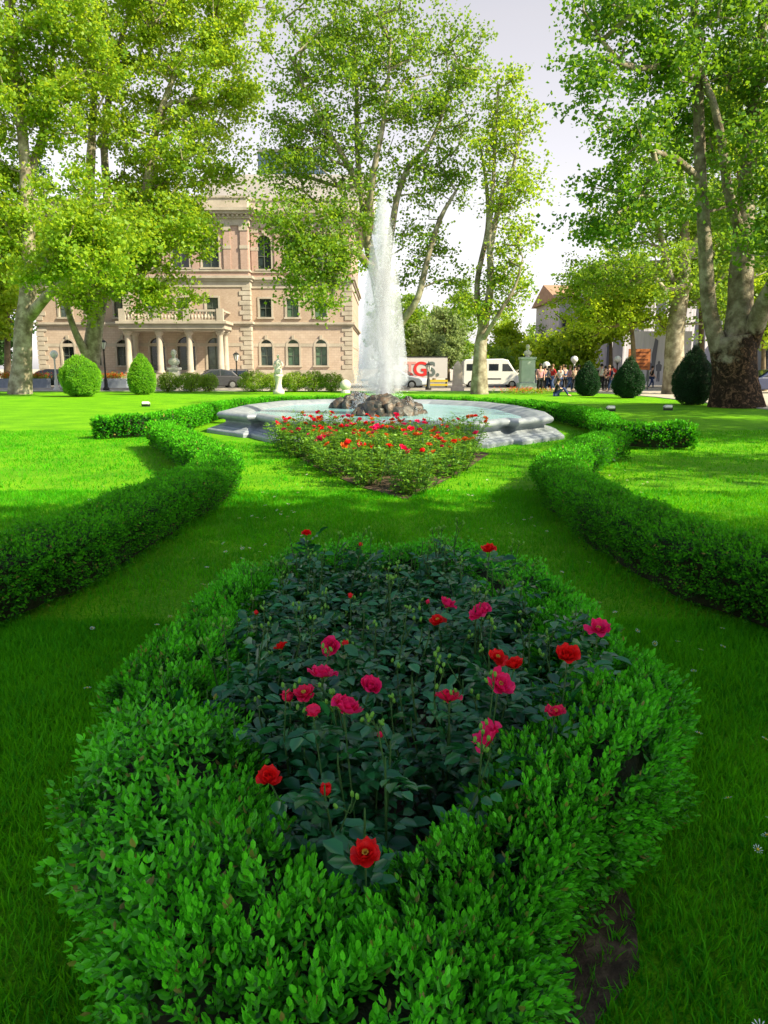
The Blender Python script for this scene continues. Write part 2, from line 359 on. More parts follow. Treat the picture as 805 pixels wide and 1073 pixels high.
def hedge(name, label, pts, width, height, m='box_far', closed=False, dens=1.0, cat='hedge', group=None, open_side=None, wfun=None, rough=.030, zb=GZ, near=None):
    """a clipped box hedge: twiggy core as its own mesh, leaves as the child"""
    P = smooth_path(pts, .1, closed)
    n = len(P)
    T = np.roll(P, -1, 0) - np.roll(P, 1, 0) if closed else np.gradient(P, axis=0)
    T = unit(T); L = np.stack([-T[:, 1], T[:, 0]], 1)
    seg = np.linalg.norm(np.diff(P, axis=0, append=P[:1] if closed else P[-1:]), axis=1)
    wm = np.array([wfun(i / n) if wfun else 1.0 for i in range(n)])
    # cross-section: from left foot over the top to the right foot
    hw = width / 2; r = .09
    prof = [(-hw * .62, 0.02), (-hw * .78, .14), (-hw * 1.0, height - r), (-hw + r * .3, height - r * .3), (-hw + r, height), (0, height + .005),
            (hw - r, height), (hw - r * .3, height - r * .3), (hw, height - r), (hw * .78, .14), (hw * .62, .02)]
    prof = np.array(prof)
    dl = np.linalg.norm(np.diff(prof, axis=0), axis=1); cum = np.concatenate([[0], np.cumsum(dl)]); tot = cum[-1]
    def at(s, u, inset=0.0):
        """s in path index (float), u along the section; returns point and normal"""
        i0 = np.floor(s).astype(int) % n; i1 = (i0 + 1) % n if closed else np.minimum(i0 + 1, n - 1); f = (s - np.floor(s))[:, None]
        p = P[i0] * (1 - f) + P[i1] * f; l = unit(L[i0] * (1 - f) + L[i1] * f); w = (wm[i0] * (1 - f[:, 0]) + wm[i1] * f[:, 0])
        k = np.clip(np.searchsorted(cum, u, side='right') - 1, 0, len(prof) - 2); g = ((u - cum[k]) / dl[k])[:, None]
        q = prof[k] * (1 - g) + prof[k + 1] * g; d = prof[k + 1] - prof[k]
        nn = np.stack([-d[:, 1], d[:, 0]], 1); nn = unit(nn)
        lat = q[:, 0] * w
        pos = np.stack([p[:, 0] + l[:, 0] * lat, p[:, 1] + l[:, 1] * lat, zb + q[:, 1]], 1)
        nrm = np.stack([l[:, 0] * nn[:, 0], l[:, 1] * nn[:, 0], nn[:, 1]], 1)
        nrm = unit(nrm)
        b = noise(pos, 3.0)[:, None] * rough + noise(pos, 9.0)[:, None] * rough * .5
        return pos + nrm * (b - inset), nrm
    # core
    step = 1; ids = np.arange(0, n, step); us = np.linspace(0, tot, 15)
    S, U = np.meshgrid(ids.astype(float), us, indexing='ij')
    pos, _ = at(S.ravel(), np.minimum(U.ravel(), tot - 1e-6), inset=.055 if height > .3 else .03)
    nu = len(us); rows = len(ids); F = []
    for i in range(rows if closed else rows - 1):
        a = i * nu; b = ((i + 1) % rows) * nu
        for j in range(nu - 1): F.append((a + j, b + j, b + j + 1, a + j + 1))
    faces = np.array(F)
    extra = []
    if not closed:
        for a in (0, (rows - 1) * nu):
            c = [(a + j, a + j + 1, a + nu - 2 - j, a + nu - 1 - j) for j in range(nu // 2 - 0) if j + 1 < nu - 2 - j]
            extra += c
    Fl = [faces] + ([np.array(extra)] if extra else [])
    core = link(name, np_mesh(name, pos, Fl, smooth=True), M['twig']); tag(core, label, cat, group)
    # leaves
    dist = np.linalg.norm(P, axis=1)
    weight = seg if not closed else seg
    for lod, (d0, d1, temps, dn, sc) in enumerate([(0, 3.6, SPR_NEAR, 3600, 1.0), (3.6, 8.5, SPR_MID, 2100, 1.0), (8.5, 14, SPR_FAR, 1000, 1.0), (14, 200, SPR_FAR, 420, 1.7)]):
        ok = (dist >= d0) & (dist < d1)
        if not ok.any(): continue
        w = weight * ok; area = (w.sum()) * tot
        cnt = int(area * dn * dens)
        if cnt < 4: continue
        idx = rng.choice(n, size=cnt, p=w / w.sum()); s = idx + rng.random(cnt)
        if not closed: s = np.minimum(s, n - 1.001)
        u = rng.random(cnt) * tot * .9999
        pos, nrm = at(s, u, inset=rng.random(cnt)[:, None] * .045)
        kp = rng.random(cnt) < np.clip((pos[:, 2] - zb) / .30, .10, 1)
        if lod == 0: kp &= noise(pos, 13) > -.75 + .3 * rng.random(cnt)
        pos, nrm = pos[kp], nrm[kp]
        if not closed:
            # caps at both ends
            ce = int(width * height * dn * dens)
            for e, sg in ((0, -1), (n - 1, 1)):
                if not ok[e]: continue
                lt = (rng.random(ce) - .5) * width * wm[e]; zz = rng.random(ce) * height + .0
                t3 = np.array([T[e][0], T[e][1], 0]) * sg
                cpv = np.stack([P[e][0] + L[e][0] * lt, P[e][1] + L[e][1] * lt, zb + zz], 1) + t3 * (rng.random(ce)[:, None] * .05)
                cpv += t3 * noise(cpv, 6)[:, None] * .02
                pos = np.concatenate([pos, cpv]); nrm = np.concatenate([nrm, np.broadcast_to(t3, (ce, 3))])
        up = np.array([0, 0, 1.0])
        Z = nrm * 1.0 + up * .65 + rng.normal(size=pos.shape) * .33
        rot = frames(Z); scl = (.75 + rng.random(len(pos)) * .55) * sc
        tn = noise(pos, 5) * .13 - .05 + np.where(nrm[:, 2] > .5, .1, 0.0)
        sets = list(temps)
        opn = np.zeros(len(pos), bool)
        if open_side is not None and lod == 0: opn = open_side(pos)
        parts = []
        ch = rng.integers(0, len(sets), len(pos))
        for k, tmp in enumerate(sets):
            q = (ch == k) & ~opn
            if q.any(): parts.append(place(*tmp, pos[q], rot[q], scl[q], tn[q]))
        if opn.any():
            # looser, longer shoots
            ro = frames(nrm * .8 + up * .5 + rng.normal(size=pos.shape) * .5)
            ch2 = rng.integers(0, 3, len(pos)); keep = rng.random(len(pos)) < .5
            for k, tmp in enumerate(SPR_OPEN):
                q = (ch2 == k) & opn & keep
                if q.any(): parts.append(place(*tmp, pos[q], ro[q], scl[q] * 1.05, tn[q]))
        V, F, T2 = merge(parts)
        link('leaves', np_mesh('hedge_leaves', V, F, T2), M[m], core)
    return core
def pz(pts, z): return [onz(x, y, z) for x, y in pts]
HT = .44
# ---- hedge round the near rose bed
zt = GZ + HT
bed_pts = [(0, 1.04), (-.20, 1.13), (-.37, 1.38), (-.50, 1.72), (-.64, 2.1), (-.73, 2.45), (-.72, 2.85), (-.68, 3.3), (-.56, 3.88), (-.25, 4.2), (.1, 4.25),
           (.45, 4.05), (.66, 3.6), (.70, 3.15), (.74, 2.75), (.78, 2.38), (.59, 2.02), (.39, 1.70), (.22, 1.40), (.10, 1.15)]
def wbed(f):
    y = f
    # wide shoulders near the viewer, narrow behind; pinched at the two side corners
    a = .88 + .22 * math.exp(-((f - .13) / .09) ** 2)
    for c in (.31, .70): a *= 1 - .22 * math.exp(-((f - c) / .03) ** 2)
    return a
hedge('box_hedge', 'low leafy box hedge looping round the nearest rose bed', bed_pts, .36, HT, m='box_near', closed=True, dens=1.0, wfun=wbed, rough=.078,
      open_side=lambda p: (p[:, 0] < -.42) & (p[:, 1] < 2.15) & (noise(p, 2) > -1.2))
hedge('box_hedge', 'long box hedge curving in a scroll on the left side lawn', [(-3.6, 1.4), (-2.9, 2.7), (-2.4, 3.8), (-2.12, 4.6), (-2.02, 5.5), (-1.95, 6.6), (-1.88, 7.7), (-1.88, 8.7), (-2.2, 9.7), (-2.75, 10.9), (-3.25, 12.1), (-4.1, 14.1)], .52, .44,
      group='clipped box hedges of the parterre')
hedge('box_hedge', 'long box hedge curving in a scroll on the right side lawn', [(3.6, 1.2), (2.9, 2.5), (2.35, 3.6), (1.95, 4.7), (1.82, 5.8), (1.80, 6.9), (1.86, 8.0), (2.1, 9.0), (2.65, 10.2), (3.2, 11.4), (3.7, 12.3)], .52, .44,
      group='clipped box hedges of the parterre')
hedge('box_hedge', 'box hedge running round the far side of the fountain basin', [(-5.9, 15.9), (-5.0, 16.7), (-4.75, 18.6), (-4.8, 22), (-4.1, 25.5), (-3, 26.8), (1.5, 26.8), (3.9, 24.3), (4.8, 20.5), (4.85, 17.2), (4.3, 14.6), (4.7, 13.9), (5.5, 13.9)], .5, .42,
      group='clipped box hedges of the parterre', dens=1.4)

# ================================================================== ROSE BEDS
sheet('rose_bed_soil', [(x * 1.14, (y - 2.6) * 1.10 + 2.6) for x, y in bed_pts], GZ + .012, M['soil'])
b2 = [(.25, 8.35), (-.30, 9.3), (-1.1, 11.4), (-1.85, 14.1), (-1.7, 14.4), (1.7, 13.3), (1.8, 13.0), (1.3, 11.3), (.72, 9.6)]
sheet('rose_bed_soil', b2, GZ + .012, M['soil'])
soil3 = [onz(x, y, GZ) for x, y in ((430, 1073), (640, 905), (665, 960), (670, 1020), (640, 1060), (560, 1150))]
sheet('bare_soil', soil3, GZ + .016, M['soil'])

def rose_leaves(bases, tips, n, L, W, r, low=.22):
    """compound leaves along the canes between base and tip"""
    base, F = leaf6(L, W, .2, .2)
    P = []
    k = rng.integers(0, len(tips), n); t = low + (1 - low) * rng.random(n) ** (.75 if low > .1 else .95)
    c = bases[k] * (1 - t[:, None]) + tips[k] * t[:, None]
    side = rng.normal(size=(n, 3)); side[:, 2] = side[:, 2] * .25 + .22; side = unit(side)
    parts = []
    ln = r * (.6 + .7 * rng.random(n))
    up = np.array([0, 0, 1.0])
    across = unit(np.cross(side, up))
    normal = unit(np.cross(across, side)) + rng.normal(size=(n, 3)) * .3
    for (f, lat, s) in ((1.0, 0, 1.1), (.66, 1, .9), (.66, -1, .9), (.34, 1, .75), (.34, -1, .75)):
        pos = c + side * (ln * f)[:, None] + across * (lat * L * .10)
        z = unit(side + across * lat * 1.3 + rng.normal(size=(n, 3)) * .12)
        y = -unit(normal - z * np.sum(normal * z, 1, keepdims=True)); x = np.cross(y, z)
        rot = np.stack([x, -y, z], axis=2); rot[:, :, 0] *= -1
        parts.append(place(base, F, np.zeros(6), pos, rot, s * (.8 + .4 * rng.random(n)), rng.normal(size=n) * .1 + .1 * t))
    return merge(parts)
def _unused(): pass
def petal_grid(L, W, cup, tip, seed=0):
    V = []; r = np.random.default_rng(seed)
    nu, nv = 4, 4
    for i in range(nu + 1):
        t = i / nu; wd = W * (math.sin(math.pi * min(1, t * .62 + .12)) ** .8) * (1 if t < .95 else .8)
        for j in range(nv + 1):
            u = (j / nv - .5) * 2
            bend = cup * math.sin(t * 1.57)
            V.append((u * wd * .5, L * (t * math.cos(bend * t) if True else 0), L * t * math.sin(bend * t) * 1.0 + .25 * W * u * u * t + (tip * L * max(0, t - .75) * -2) + r.normal() * .0006))
    F = [(i * (nv + 1) + j, i * (nv + 1) + j + 1, (i + 1) * (nv + 1) + j + 1, (i + 1) * (nv + 1) + j) for i in range(nu) for j in range(nv)]
    return np.array(V), np.array(F)
def rose_mesh(kind, size, seed):
    """open, cup or bud; size is the diameter"""
    r = np.random.default_rng(seed); parts = []; s = size / .075
    if kind == 'open': layers = [(7, .042, .040, 2, .9), (6, .036, .036, 24, .8), (5, .027, .028, 46, .6), (4, .018, .018, 68, .2)]
    elif kind == 'cup': layers = [(6, .040, .042, 14, 1.0), (6, .037, .040, 34, .7), (5, .032, .034, 52, .5), (5, .026, .026, 68, .3), (3, .02, .018, 82, 0)]
    else: layers = [(5, .040, .036, 66, .25), (4, .036, .030, 78, .05), (3, .030, .018, 86, 0)]
    for li, (n, L, W, el, tip) in enumerate(layers):
        for k in range(n):
            V, F = petal_grid(L * (.9 + .2 * r.random()), W, .38 if kind != 'bud' else 1.0, tip * r.random(), seed + k)
            e = R(el + r.normal() * 8); a = 6.2832 * (k + .5 * li) / n + r.normal() * .2
            V = V @ rotm('X', e).T + np.array([0, .002 + .003 * (li == 0), -.002 * li])
            if kind == 'bud' : V[:, 1] = V[:, 1] * .9 + .008 * np.sin(np.clip(V[:, 2] / .04, 0, 1) * 3.14)
            V = V @ rotm('Z', a).T
            parts.append((V * s, F, np.full(len(V), r.random() * .3 - .1 * li)))
    return merge(parts)
def sepals(size):
    base, F = leaf6(.018, .006, .2, .3)
    th = np.arange(5) * 1.2566
    Z = np.stack([np.cos(th) * .8, np.sin(th) * .8, np.full(5, -.2)], 1)
    V, F, T = place(base, F, np.zeros(6), np.zeros((5, 3)), frames(Z), np.full(5, size / .075))
    return V, F
M['stamen'] = flat('stamens', (.55, .38, .04))
M['green_bud'] = flat('green_buds', (.12, .32, .03))
KIND_LABEL = {}
blooms = [ # px, py, colour, form, size, height
 (321,560,'red','cup',.055,.66), (377,571,'red','bud',.04,.60), (513,577,'red','cup',.065,.80), (468,635,'pink','cup',.075,.66), (459,651,'red','open',.06,.62),
 (505,643,'pink','open',.085,.66), (367,626,'red','bud',.04,.60), (627,660,'pink','open',.075,.72), (295,679,'red','cup',.05,.60), (348,678,'pink','cup',.070,.64),
 (363,677,'red','bud',.045,.63), (595,688,'red','cup',.075,.70), (521,690,'red','open',.06,.66), (539,699,'red','cup',.065,.66), (523,718,'pink','open',.085,.66),
 (337,708,'pink','open',.085,.66), (319,728,'crimson','open',.06,.64), (304,734,'crimson','bud',.062,.62), (328,748,'crimson','bud',.072,.66), (360,744,'pink','cup',.090,.68),
 (388,721,'pink','cup',.070,.64), (470,734,'crimson','cup',.075,.64), (582,748,'crimson','open',.055,.60), (514,774,'pink','open',.085,.60), (282,817,'red','cup',.058,.60),
 (341,833,'red','bud',.055,.58), (383,896,'red','open',.060,.58), (449,632,'crimson','bud',.035,.58), (270,643,'red','bud',.035,.56), (202,676,'red','bud',.035,.52), (398,772,'crimson','bud',.03,.58)]
bpos = [Vector((*onz(b[0], b[1], GZ + b[5] - .05), GZ + b[5] - .05)) for b in blooms]
# bush centres inside the bed
bushes = [(-.02, 1.62), (-.22, 1.98), (.20, 1.98), (-.48, 2.30), (-.05, 2.32), (.40, 2.30), (-.50, 2.72), (-.12, 2.75), (.30, 2.68), (.56, 2.60), (-.38, 3.18), (.08, 3.15), (.45, 3.1), (-.30, 3.62), (.10, 3.66), (.40, 3.55)]
def inside(p, poly):
    x, y = p; c = False; n = len(poly)
    for i in range(n):
        x1, y1 = poly[i]; x2, y2 = poly[(i + 1) % n]
        if (y1 > y) != (y2 > y) and x < (x2 - x1) * (y - y1) / (y2 - y1) + x1: c = not c
    return c
own = {i: [] for i in range(len(bushes))}
bud_me = MB().ball((0, 0, 0), .0048, 1, (1, 1, 2.0)).mesh('bud', True); bud_me.materials.append(M['green_bud'])
for i, p in enumerate(bpos):
    j = min(range(len(bushes)), key=lambda k: (bushes[k][0] - p.x) ** 2 + (bushes[k][1] - p.y) ** 2)
    own[j].append(i)
where = ['at the front tip of the near bed', 'second from the front tip, left side', 'second from the front tip, right side', 'by the near hedge, left flank',
         'in the front middle of the near bed', 'by the near hedge, right flank', 'in the left corner of the near bed', 'left of the near bed centre',
         'right of the near bed centre', 'in the right corner of the near bed', 'in the back left of the near bed', 'in the back middle of the near bed',
         'in the back right of the near bed', 'at the far left end of the near bed', 'at the very back of the near bed', 'at the far right end of the near bed']
cnames = {'red': 'red', 'pink': 'pink', 'crimson': 'crimson'}
for j, (bx, by) in enumerate(bushes):
    n_b = len(own[j]); cols = sorted({cnames[blooms[i][2]] for i in own[j]})
    desc = ('dark rose bush with %s bloom%s ' % (' and '.join(cols) if len(cols) < 3 else 'pink and red', 's' if n_b > 1 else '') if n_b else 'dark rose bush without blooms ') + where[j]
    e = empty('rose_bush', (bx, by, GZ), desc, 'rose bush', 'rose bushes of the near bed')
    tips, bs = [], []
    for k in range(17):
        a = rng.random() * 6.28; d = .05 + .19 * rng.random()
        h = (.32 + .26 * rng.random())
        tx, ty = bx + math.cos(a) * d, by + math.sin(a) * d
        tips.append((tx - bx, ty - by, h)); bs.append(((rng.random() - .5) * .06, (rng.random() - .5) * .06, .01))
    mb = MB()
    for b_, t_ in zip(bs, tips):
        b_ = Vector(b_); t_ = Vector(t_); mid = b_.lerp(t_, .5) + Vector((t_.x, t_.y, 0)) * .15
        mb.tube([b_, mid, t_, t_ + Vector((0, 0, .03))], [.005, .004, .0025, .0015], 5)
    # upright flowering shoots with small green buds
    buds = []
    for k in range(8):
        t_ = Vector(tips[int(rng.integers(0, len(tips)))]); q = t_ + Vector((rng.normal() * .02, rng.normal() * .02, .07 + .07 * rng.random()))
        mb.tube([t_, q], [.002, .0015], 5)
        for z in range(3):
            w = q + Vector((rng.normal() * .014, rng.normal() * .014, rng.random() * .03 - .005))
            mb.tube([q - Vector((0, 0, .02)), w], [.0012, .0010], 4)
            buds.append(w)
    fl = []
    for i in own[j]:
        p = bpos[i] - Vector((bx, by, GZ)); b_ = Vector(((rng.random() - .5) * .08, (rng.random() - .5) * .08, .01))
        if (p.x ** 2 + p.y ** 2) ** .5 > .25: b_ = Vector((p.x * .75, p.y * .75, .02))
        mid = Vector((b_.x * .35 + p.x * .65, b_.y * .35 + p.y * .65, p.z * .55)); mb.tube([b_, mid, p], [.0035, .0028, .002], 6)
        for _ in range(4): tips.append(tuple(p - Vector((0, 0, .035)))); bs.append(tuple(b_))
        tips.append(tuple(p - Vector((0, 0, .08)))); bs.append(tuple(b_))
        fl.append((i, p))
    mb.build('stems', M['rose_stem'], e, smooth=True)
    for w in buds: link('bud', bud_me, None, e, loc=w, rot=(rng.normal() * .3, rng.normal() * .3, 0))
    V, F, T = rose_leaves(np.array(bs), np.array(tips), 240, .046, .031, .07)
    link('foliage', np_mesh('rose_foliage', V, F, T), M['rose_leaf'], e)
    for i, p in fl:
        _, _, c, form, size, _ = blooms[i]
        V, F, T = rose_mesh(form, size * .86, 100 + i)
        b = link('bloom', np_mesh('bloom', V, F, T, smooth=True), M['petal_' + c], e, loc=p, rot=(0, 0, 0))
        b.rotation_euler = (Matrix.Rotation(.34 + rng.normal() * .3, 3, 'X') @ Matrix.Rotation(rng.normal() * .35, 3, 'Y') @ Matrix.Rotation(rng.random() * 6.28, 3, 'Z')).to_euler()
        tag(b, {'open': 'wide open %s rose', 'cup': 'cupped %s rose', 'bud': 'half closed %s rose'}[form] % c)
        V, F = sepals(size); link('sepals', np_mesh('sepals', V, F), M['green_bud'], b)
        if form == 'open':
            mb = MB()
            for k in range(16):
                a = k * 2.4; mb.tube([(0, 0, 0), (math.cos(a) * .006, math.sin(a) * .006, .012)], [.0006, .0011], 4)
            mb.build('stamens', M['stamen'], b)

# ---- second bed: sunny bushes in front of the basin, many small blooms
sun_b = []
ordn = ['first', 'second', 'third', 'fourth', 'fifth', 'sixth', 'seventh']
for ri, (y, xs_) in enumerate([(8.75, (.25,)), (9.45, (-.15, .55)), (10.25, (-.55, .12, .85)), (10.95, (-.85, -.25, .4, 1.0)), (11.65, (-1.05, -.5, .12, .65, 1.12)), (12.4, (-1.35, -.85, -.3, .28, .8, 1.25)), (13.2, (-1.6, -1.1, -.6, -.05, .5, 1.0, 1.45)), (13.95, (-1.85, -1.3, -.75, -.2))]):
    for k, x in enumerate(xs_):
        lab = 'rose bush at the front point of the second bed' if ri == 0 else 'rose bush %s from the left in the %s row of the second bed' % (ordn[k], ['', 'second', 'third', 'fourth', 'fifth', 'sixth', 'seventh', 'hindmost'][ri])
        sun_b.append((x + rng.normal() * .06, y + rng.normal() * .08, lab))
tiny = {}
for c in ('red', 'crimson', 'orange', 'pink'):
    for f in ('open', 'cup'):
        V, F, T = rose_mesh(f, .085, 7 + len(tiny)); tiny[(c, f)] = np_mesh('small_bloom', V, F, T, smooth=True); tiny[(c, f)].materials.append(M['petal_' + c])
for j, (bx, by, lab) in enumerate(sun_b):
    e = empty('rose_bush', (bx, by, GZ), lab, 'rose bush', 'rose bushes of the second bed')
    tips, bs = [], []
    hh = (.42 if by < 10 else .47) + .06 * rng.normal()
    for k in range(26):
        a = rng.random() * 6.28; d = .08 + .34 * rng.random()
        tips.append((math.cos(a) * d, math.sin(a) * d, hh * (.8 + .4 * rng.random()))); bs.append((math.cos(a) * d * .5, math.sin(a) * d * .5, 0))
    mb = MB()
    for b_, t_ in zip(bs, tips): mb.tube([b_, t_], [.006, .002], 4)
    mb.build('stems', M['rose_stem'], e)
    V, F, T = rose_leaves(np.array(bs), np.array(tips), 300, .042, .030, .09, low=.02)
    link('foliage', np_mesh('rose_foliage', V, F, T), M['rose_leaf_sun'], e)
    for k in range(int(5 + 5 * rng.random()) if by > 9.6 else 3):
        t_ = tips[int(rng.integers(0, len(tips)))]; c = rng.choice(['red', 'crimson', 'pink', 'orange'] if bx < .3 else ['red', 'orange', 'orange', 'pink']); f = rng.choice(['open', 'cup'])
        o = link('bloom', tiny[(c, f)], None, e, loc=(t_[0], t_[1], t_[2] + .03), rot=(rng.normal() * .4 + .3, rng.normal() * .4, rng.random() * 6)); o.scale = (.55 + .6 * rng.random(),) * 3

# ================================================================== GRASS
def blades(n, y0, y1, dens_pow, h, w, halfx=lambda y: .56 * y + .35):
    y = y0 + (y1 - y0) * rng.random(n * 2) ** dens_pow; x = (rng.random(n * 2) * 2 - 1) * halfx(y1)
    k = np.abs(x) < halfx(y); x, y = x[k][:n], y[k][:n]
    bp_ = [(a * 1.0, (b - 2.6) + 2.6) for a, b in bed_pts]
    ok = np.array([not (inside((a, b), bp_) or (inside((a, b), soil3) and math.sin(a * 61) * math.sin(b * 47) < .25) if b < 4.6 else (inside((a, b), b2) if b < 15 else (((a / 4.4) ** 2 + ((b - 19) / 5.2) ** 2) < 1))) for a, b in zip(x, y)])
    x, y = x[ok], y[ok]
    pos = np.stack([x, y, np.full(len(x), GZ - .002)], 1)
    Z = rng.normal(size=pos.shape) * .42; Z[:, 2] = 1
    tV = np.array([(-w/2, 0, 0), (w/2, 0, 0), (w*.35, h*.1, h*.6), (-w*.35, h*.1, h*.6), (0, h*.38, h)])
    return pos, Z, tV
parts = []
for (n, y0, y1, dp, h, w) in ((150000, .7, 4.2, .8, .055, .0046), (110000, 4.0, 9.0, .8, .045, .006), (70000, 8.5, 18, .8, .04, .010)):
    pos, Z, tV = blades(n, y0, y1, dp, h, w)
    rot = frames(Z); sc = .6 + .7 * rng.random(len(pos)); big = noise(pos, 3) * .12
    sc = sc * (1 + .25 * np.clip(noise(pos, 2.2), -1, 1.5))
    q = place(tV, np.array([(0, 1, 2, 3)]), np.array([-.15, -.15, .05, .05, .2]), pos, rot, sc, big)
    V, F, T = q
    base = (np.arange(len(pos)) * 5)[:, None]
    tri = base + np.array([[3, 2, 4]])
    parts.append((V, F, tri, T))
off = 0; Vs, Q, Tr, Ts = [], [], [], []
for V, F, tri, T in parts: Vs.append(V); Q.append(F + off); Tr.append(tri + off); Ts.append(T); off += len(V)
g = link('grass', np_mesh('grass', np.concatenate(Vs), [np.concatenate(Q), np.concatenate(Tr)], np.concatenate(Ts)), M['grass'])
tag(g, 'short green lawn grass growing over the whole parterre', 'grass', kind='stuff')

# daisies
M['daisy'] = flat('daisy_petals', (.85, .85, .82)); M['daisy_eye'] = flat('daisy_eye', (.7, .45, .03))
mb = MB()
for k in range(10):
    a = k * .6283; c, s = math.cos(a), math.sin(a); c1, s1 = math.cos(a + .2), math.sin(a + .2)
    v = [mb.bm.verts.new(p) for p in ((c*.003, s*.003, 0), (c*.010, s*.010, .002), ((c+c1)*.0062, (s+s1)*.0062, .003), (c1*.010, s1*.010, .002))]; mb.bm.faces.new(v)
dm = mb.mesh('daisy_petals'); dm.materials.append(M['daisy'])
em = MB().ball((0, 0, .002), .0038, 1, (1, 1, .5)).mesh('daisy_eye'); em.materials.append(M['daisy_eye'])
cl = [(-1.35, 5.0), (-1.2, 5.8), (1.2, 4.9), (1.3, 4.2), (-1.2, 7.4), (1.3, 6.6), (1.6, 3.3), (-1.5, 4.2), (-1.0, 9.0), (1.1, 8.2), (-2.9, 9.0), (3.2, 9.6), (-3.2, 6.5), (1.25, 2.4), (1.3, 1.7)]
for k in range(150):
    c = cl[int(rng.integers(0, len(cl)))]; x, y = c[0] + rng.normal() * .25, c[1] + rng.normal() * .6
    if inside((x, y), [(a * 1.25, (b - 2.6) * 1.15 + 2.6) for a, b in bed_pts]) or inside((x, y), b2) or y < 1.2: continue
    if (1.5 < abs(x) < 2.3 and 4 < y < 9.5): continue
    o = link('daisy', dm, None, None, loc=(x, y, GZ + .042), rot=(rng.normal() * .3, rng.normal() * .3, rng.random() * 6)); o.scale = (1.15 + .4 * rng.random(),) * 3
    tag(o, 'small white daisy standing in the lawn grass', 'daisy', 'daisies scattered in the lawn')
    link('eye', em, None, o)
# ================================================================== FOUNTAIN
def marble():
    m, nt, out = mat('grey_marble_shade_painted')  # marble tone darkened and blued to paint in the shade on the basin
    b = N(nt, 'ShaderNodeBsdfPrincipled'); b.inputs['Roughness'].default_value = .38; b.inputs['Specular IOR Level'].default_value = .45
    c1 = noise_fac(nt, 2.2, 7, .65, dist=1.4)
    nt.links.new(ramp(nt, c1, [(.28, (.16, .19, .22)), (.46, (.24, .27, .31)), (.58, (.30, .33, .36)), (.64, (.21, .25, .28)), (.75, (.33, .33, .35))]), b.inputs['Base Color'])
    bp = N(nt, 'ShaderNodeBump'); bp.inputs['Strength'].default_value = .25; bp.inputs['Distance'].default_value = .01
    nt.links.new(noise_fac(nt, 25, 5), bp.inputs['Height']); nt.links.new(bp.outputs[0], b.inputs['Normal'])
    nt.links.new(b.outputs[0], out.inputs[0]); return m
M['marble'] = marble()
def offset_poly(poly, d):
    n = len(poly); out = []
    for i in range(n):
        a, b, c = Vector(poly[i-1]), Vector(poly[i]), Vector(poly[(i+1) % n])
        t1 = (b - a).normalized(); t2 = (c - b).normalized(); n1 = Vector((t1.y, -t1.x)); n2 = Vector((t2.y, -t2.x))
        m = (n1 + n2); m = m / max(.35, m.length_squared) * 2 if m.length > 1e-4 else n1
        m = m * .5 * 1.0
        mm = (n1 + n2).normalized(); k = 1 / max(.5, mm.dot(n1))
        out.append(b + mm * d * k)
    return out
def sweep_poly(name, poly, prof, m, parent, smooth=True):
    """poly counter-clockwise (outward = right of travel); prof = [(outward offset, z)]"""
    bm = bmesh.new(); rings = []
    for d, z in prof: rings.append([bm.verts.new((p.x, p.y, z)) for p in offset_poly(poly, d)])
    n = len(poly)
    for a, b in zip(rings, rings[1:]):
        for k in range(n): bm.faces.new((a[k], a[(k+1) % n], b[(k+1) % n], b[k]))
    bmesh.ops.recalc_face_normals(bm, faces=bm.faces)
    me = bpy.data.meshes.new(name); bm.to_mesh(me); bm.free()
    o = link(name, me, m, parent)
    if smooth:
        md = o.modifiers.new("bevel", 'BEVEL'); md.width = .02; md.segments = 2; md.limit_method = 'ANGLE'; md.angle_limit = R(20)
    return o
FX, FY = -.02, 19.2
# plan: an octagonal basin with a bowed lobe stepping out towards the rose bed
plan = [(-3.72, 17.6), (-2.92, 16.6), (-2.72, 16.75), (-1.95, 15.15), (-1.0, 14.72), (0, 14.55), (1.0, 14.35), (1.75, 14.3), (2.45, 15.2), (2.62, 15.05), (3.42, 15.95),
        (3.62, 17.6), (3.5, 20.5), (3.0, 22.6), (1.6, 24.3), (-1.9, 24.6), (-3.1, 23.4), (-3.7, 20.8)]
ft = empty('fountain', (0, 0, GZ), 'pale grey marble fountain basin with moulded rim on the lawn', 'fountain')
basin = sweep_poly('basin', plan, [(.13, .13), (.10, .16), (.02, .18), (-.06, .22), (-.09, .27), (-.03, .31), (.05, .33), (.10, .37), (.11, .42), (.07, .465), (-.02, .48), (-.18, .46), (-.36, .40), (-.47, .34), (-.50, .28), (-.50, .12)], M['marble'], ft)
sweep_poly('plinth', plan, [(.33, -.03), (.33, .07), (.30, .10), (.24, .11), (.22, .13), (.10, .135), (-.2, .134)], M['marble'], ft)
wm, nt, out = mat('basin_water')
b = N(nt, 'ShaderNodeBsdfPrincipled'); b.inputs['Base Color'].default_value = (.24, .50, .54, 1); b.inputs['Roughness'].default_value = .12; b.inputs['Specular IOR Level'].default_value = .6
bp = N(nt, 'ShaderNodeBump'); bp.inputs['Strength'].default_value = .5; bp.inputs['Distance'].default_value = .02
nt.links.new(noise_fac(nt, 9, 5, .6), bp.inputs['Height']); nt.links.new(bp.outputs[0], b.inputs['Normal']); nt.links.new(b.outputs[0], out.inputs[0])
wpts = [(p.x, p.y) for p in offset_poly(plan, -.485)]
sheet('water', wpts, GZ + .36, wm)
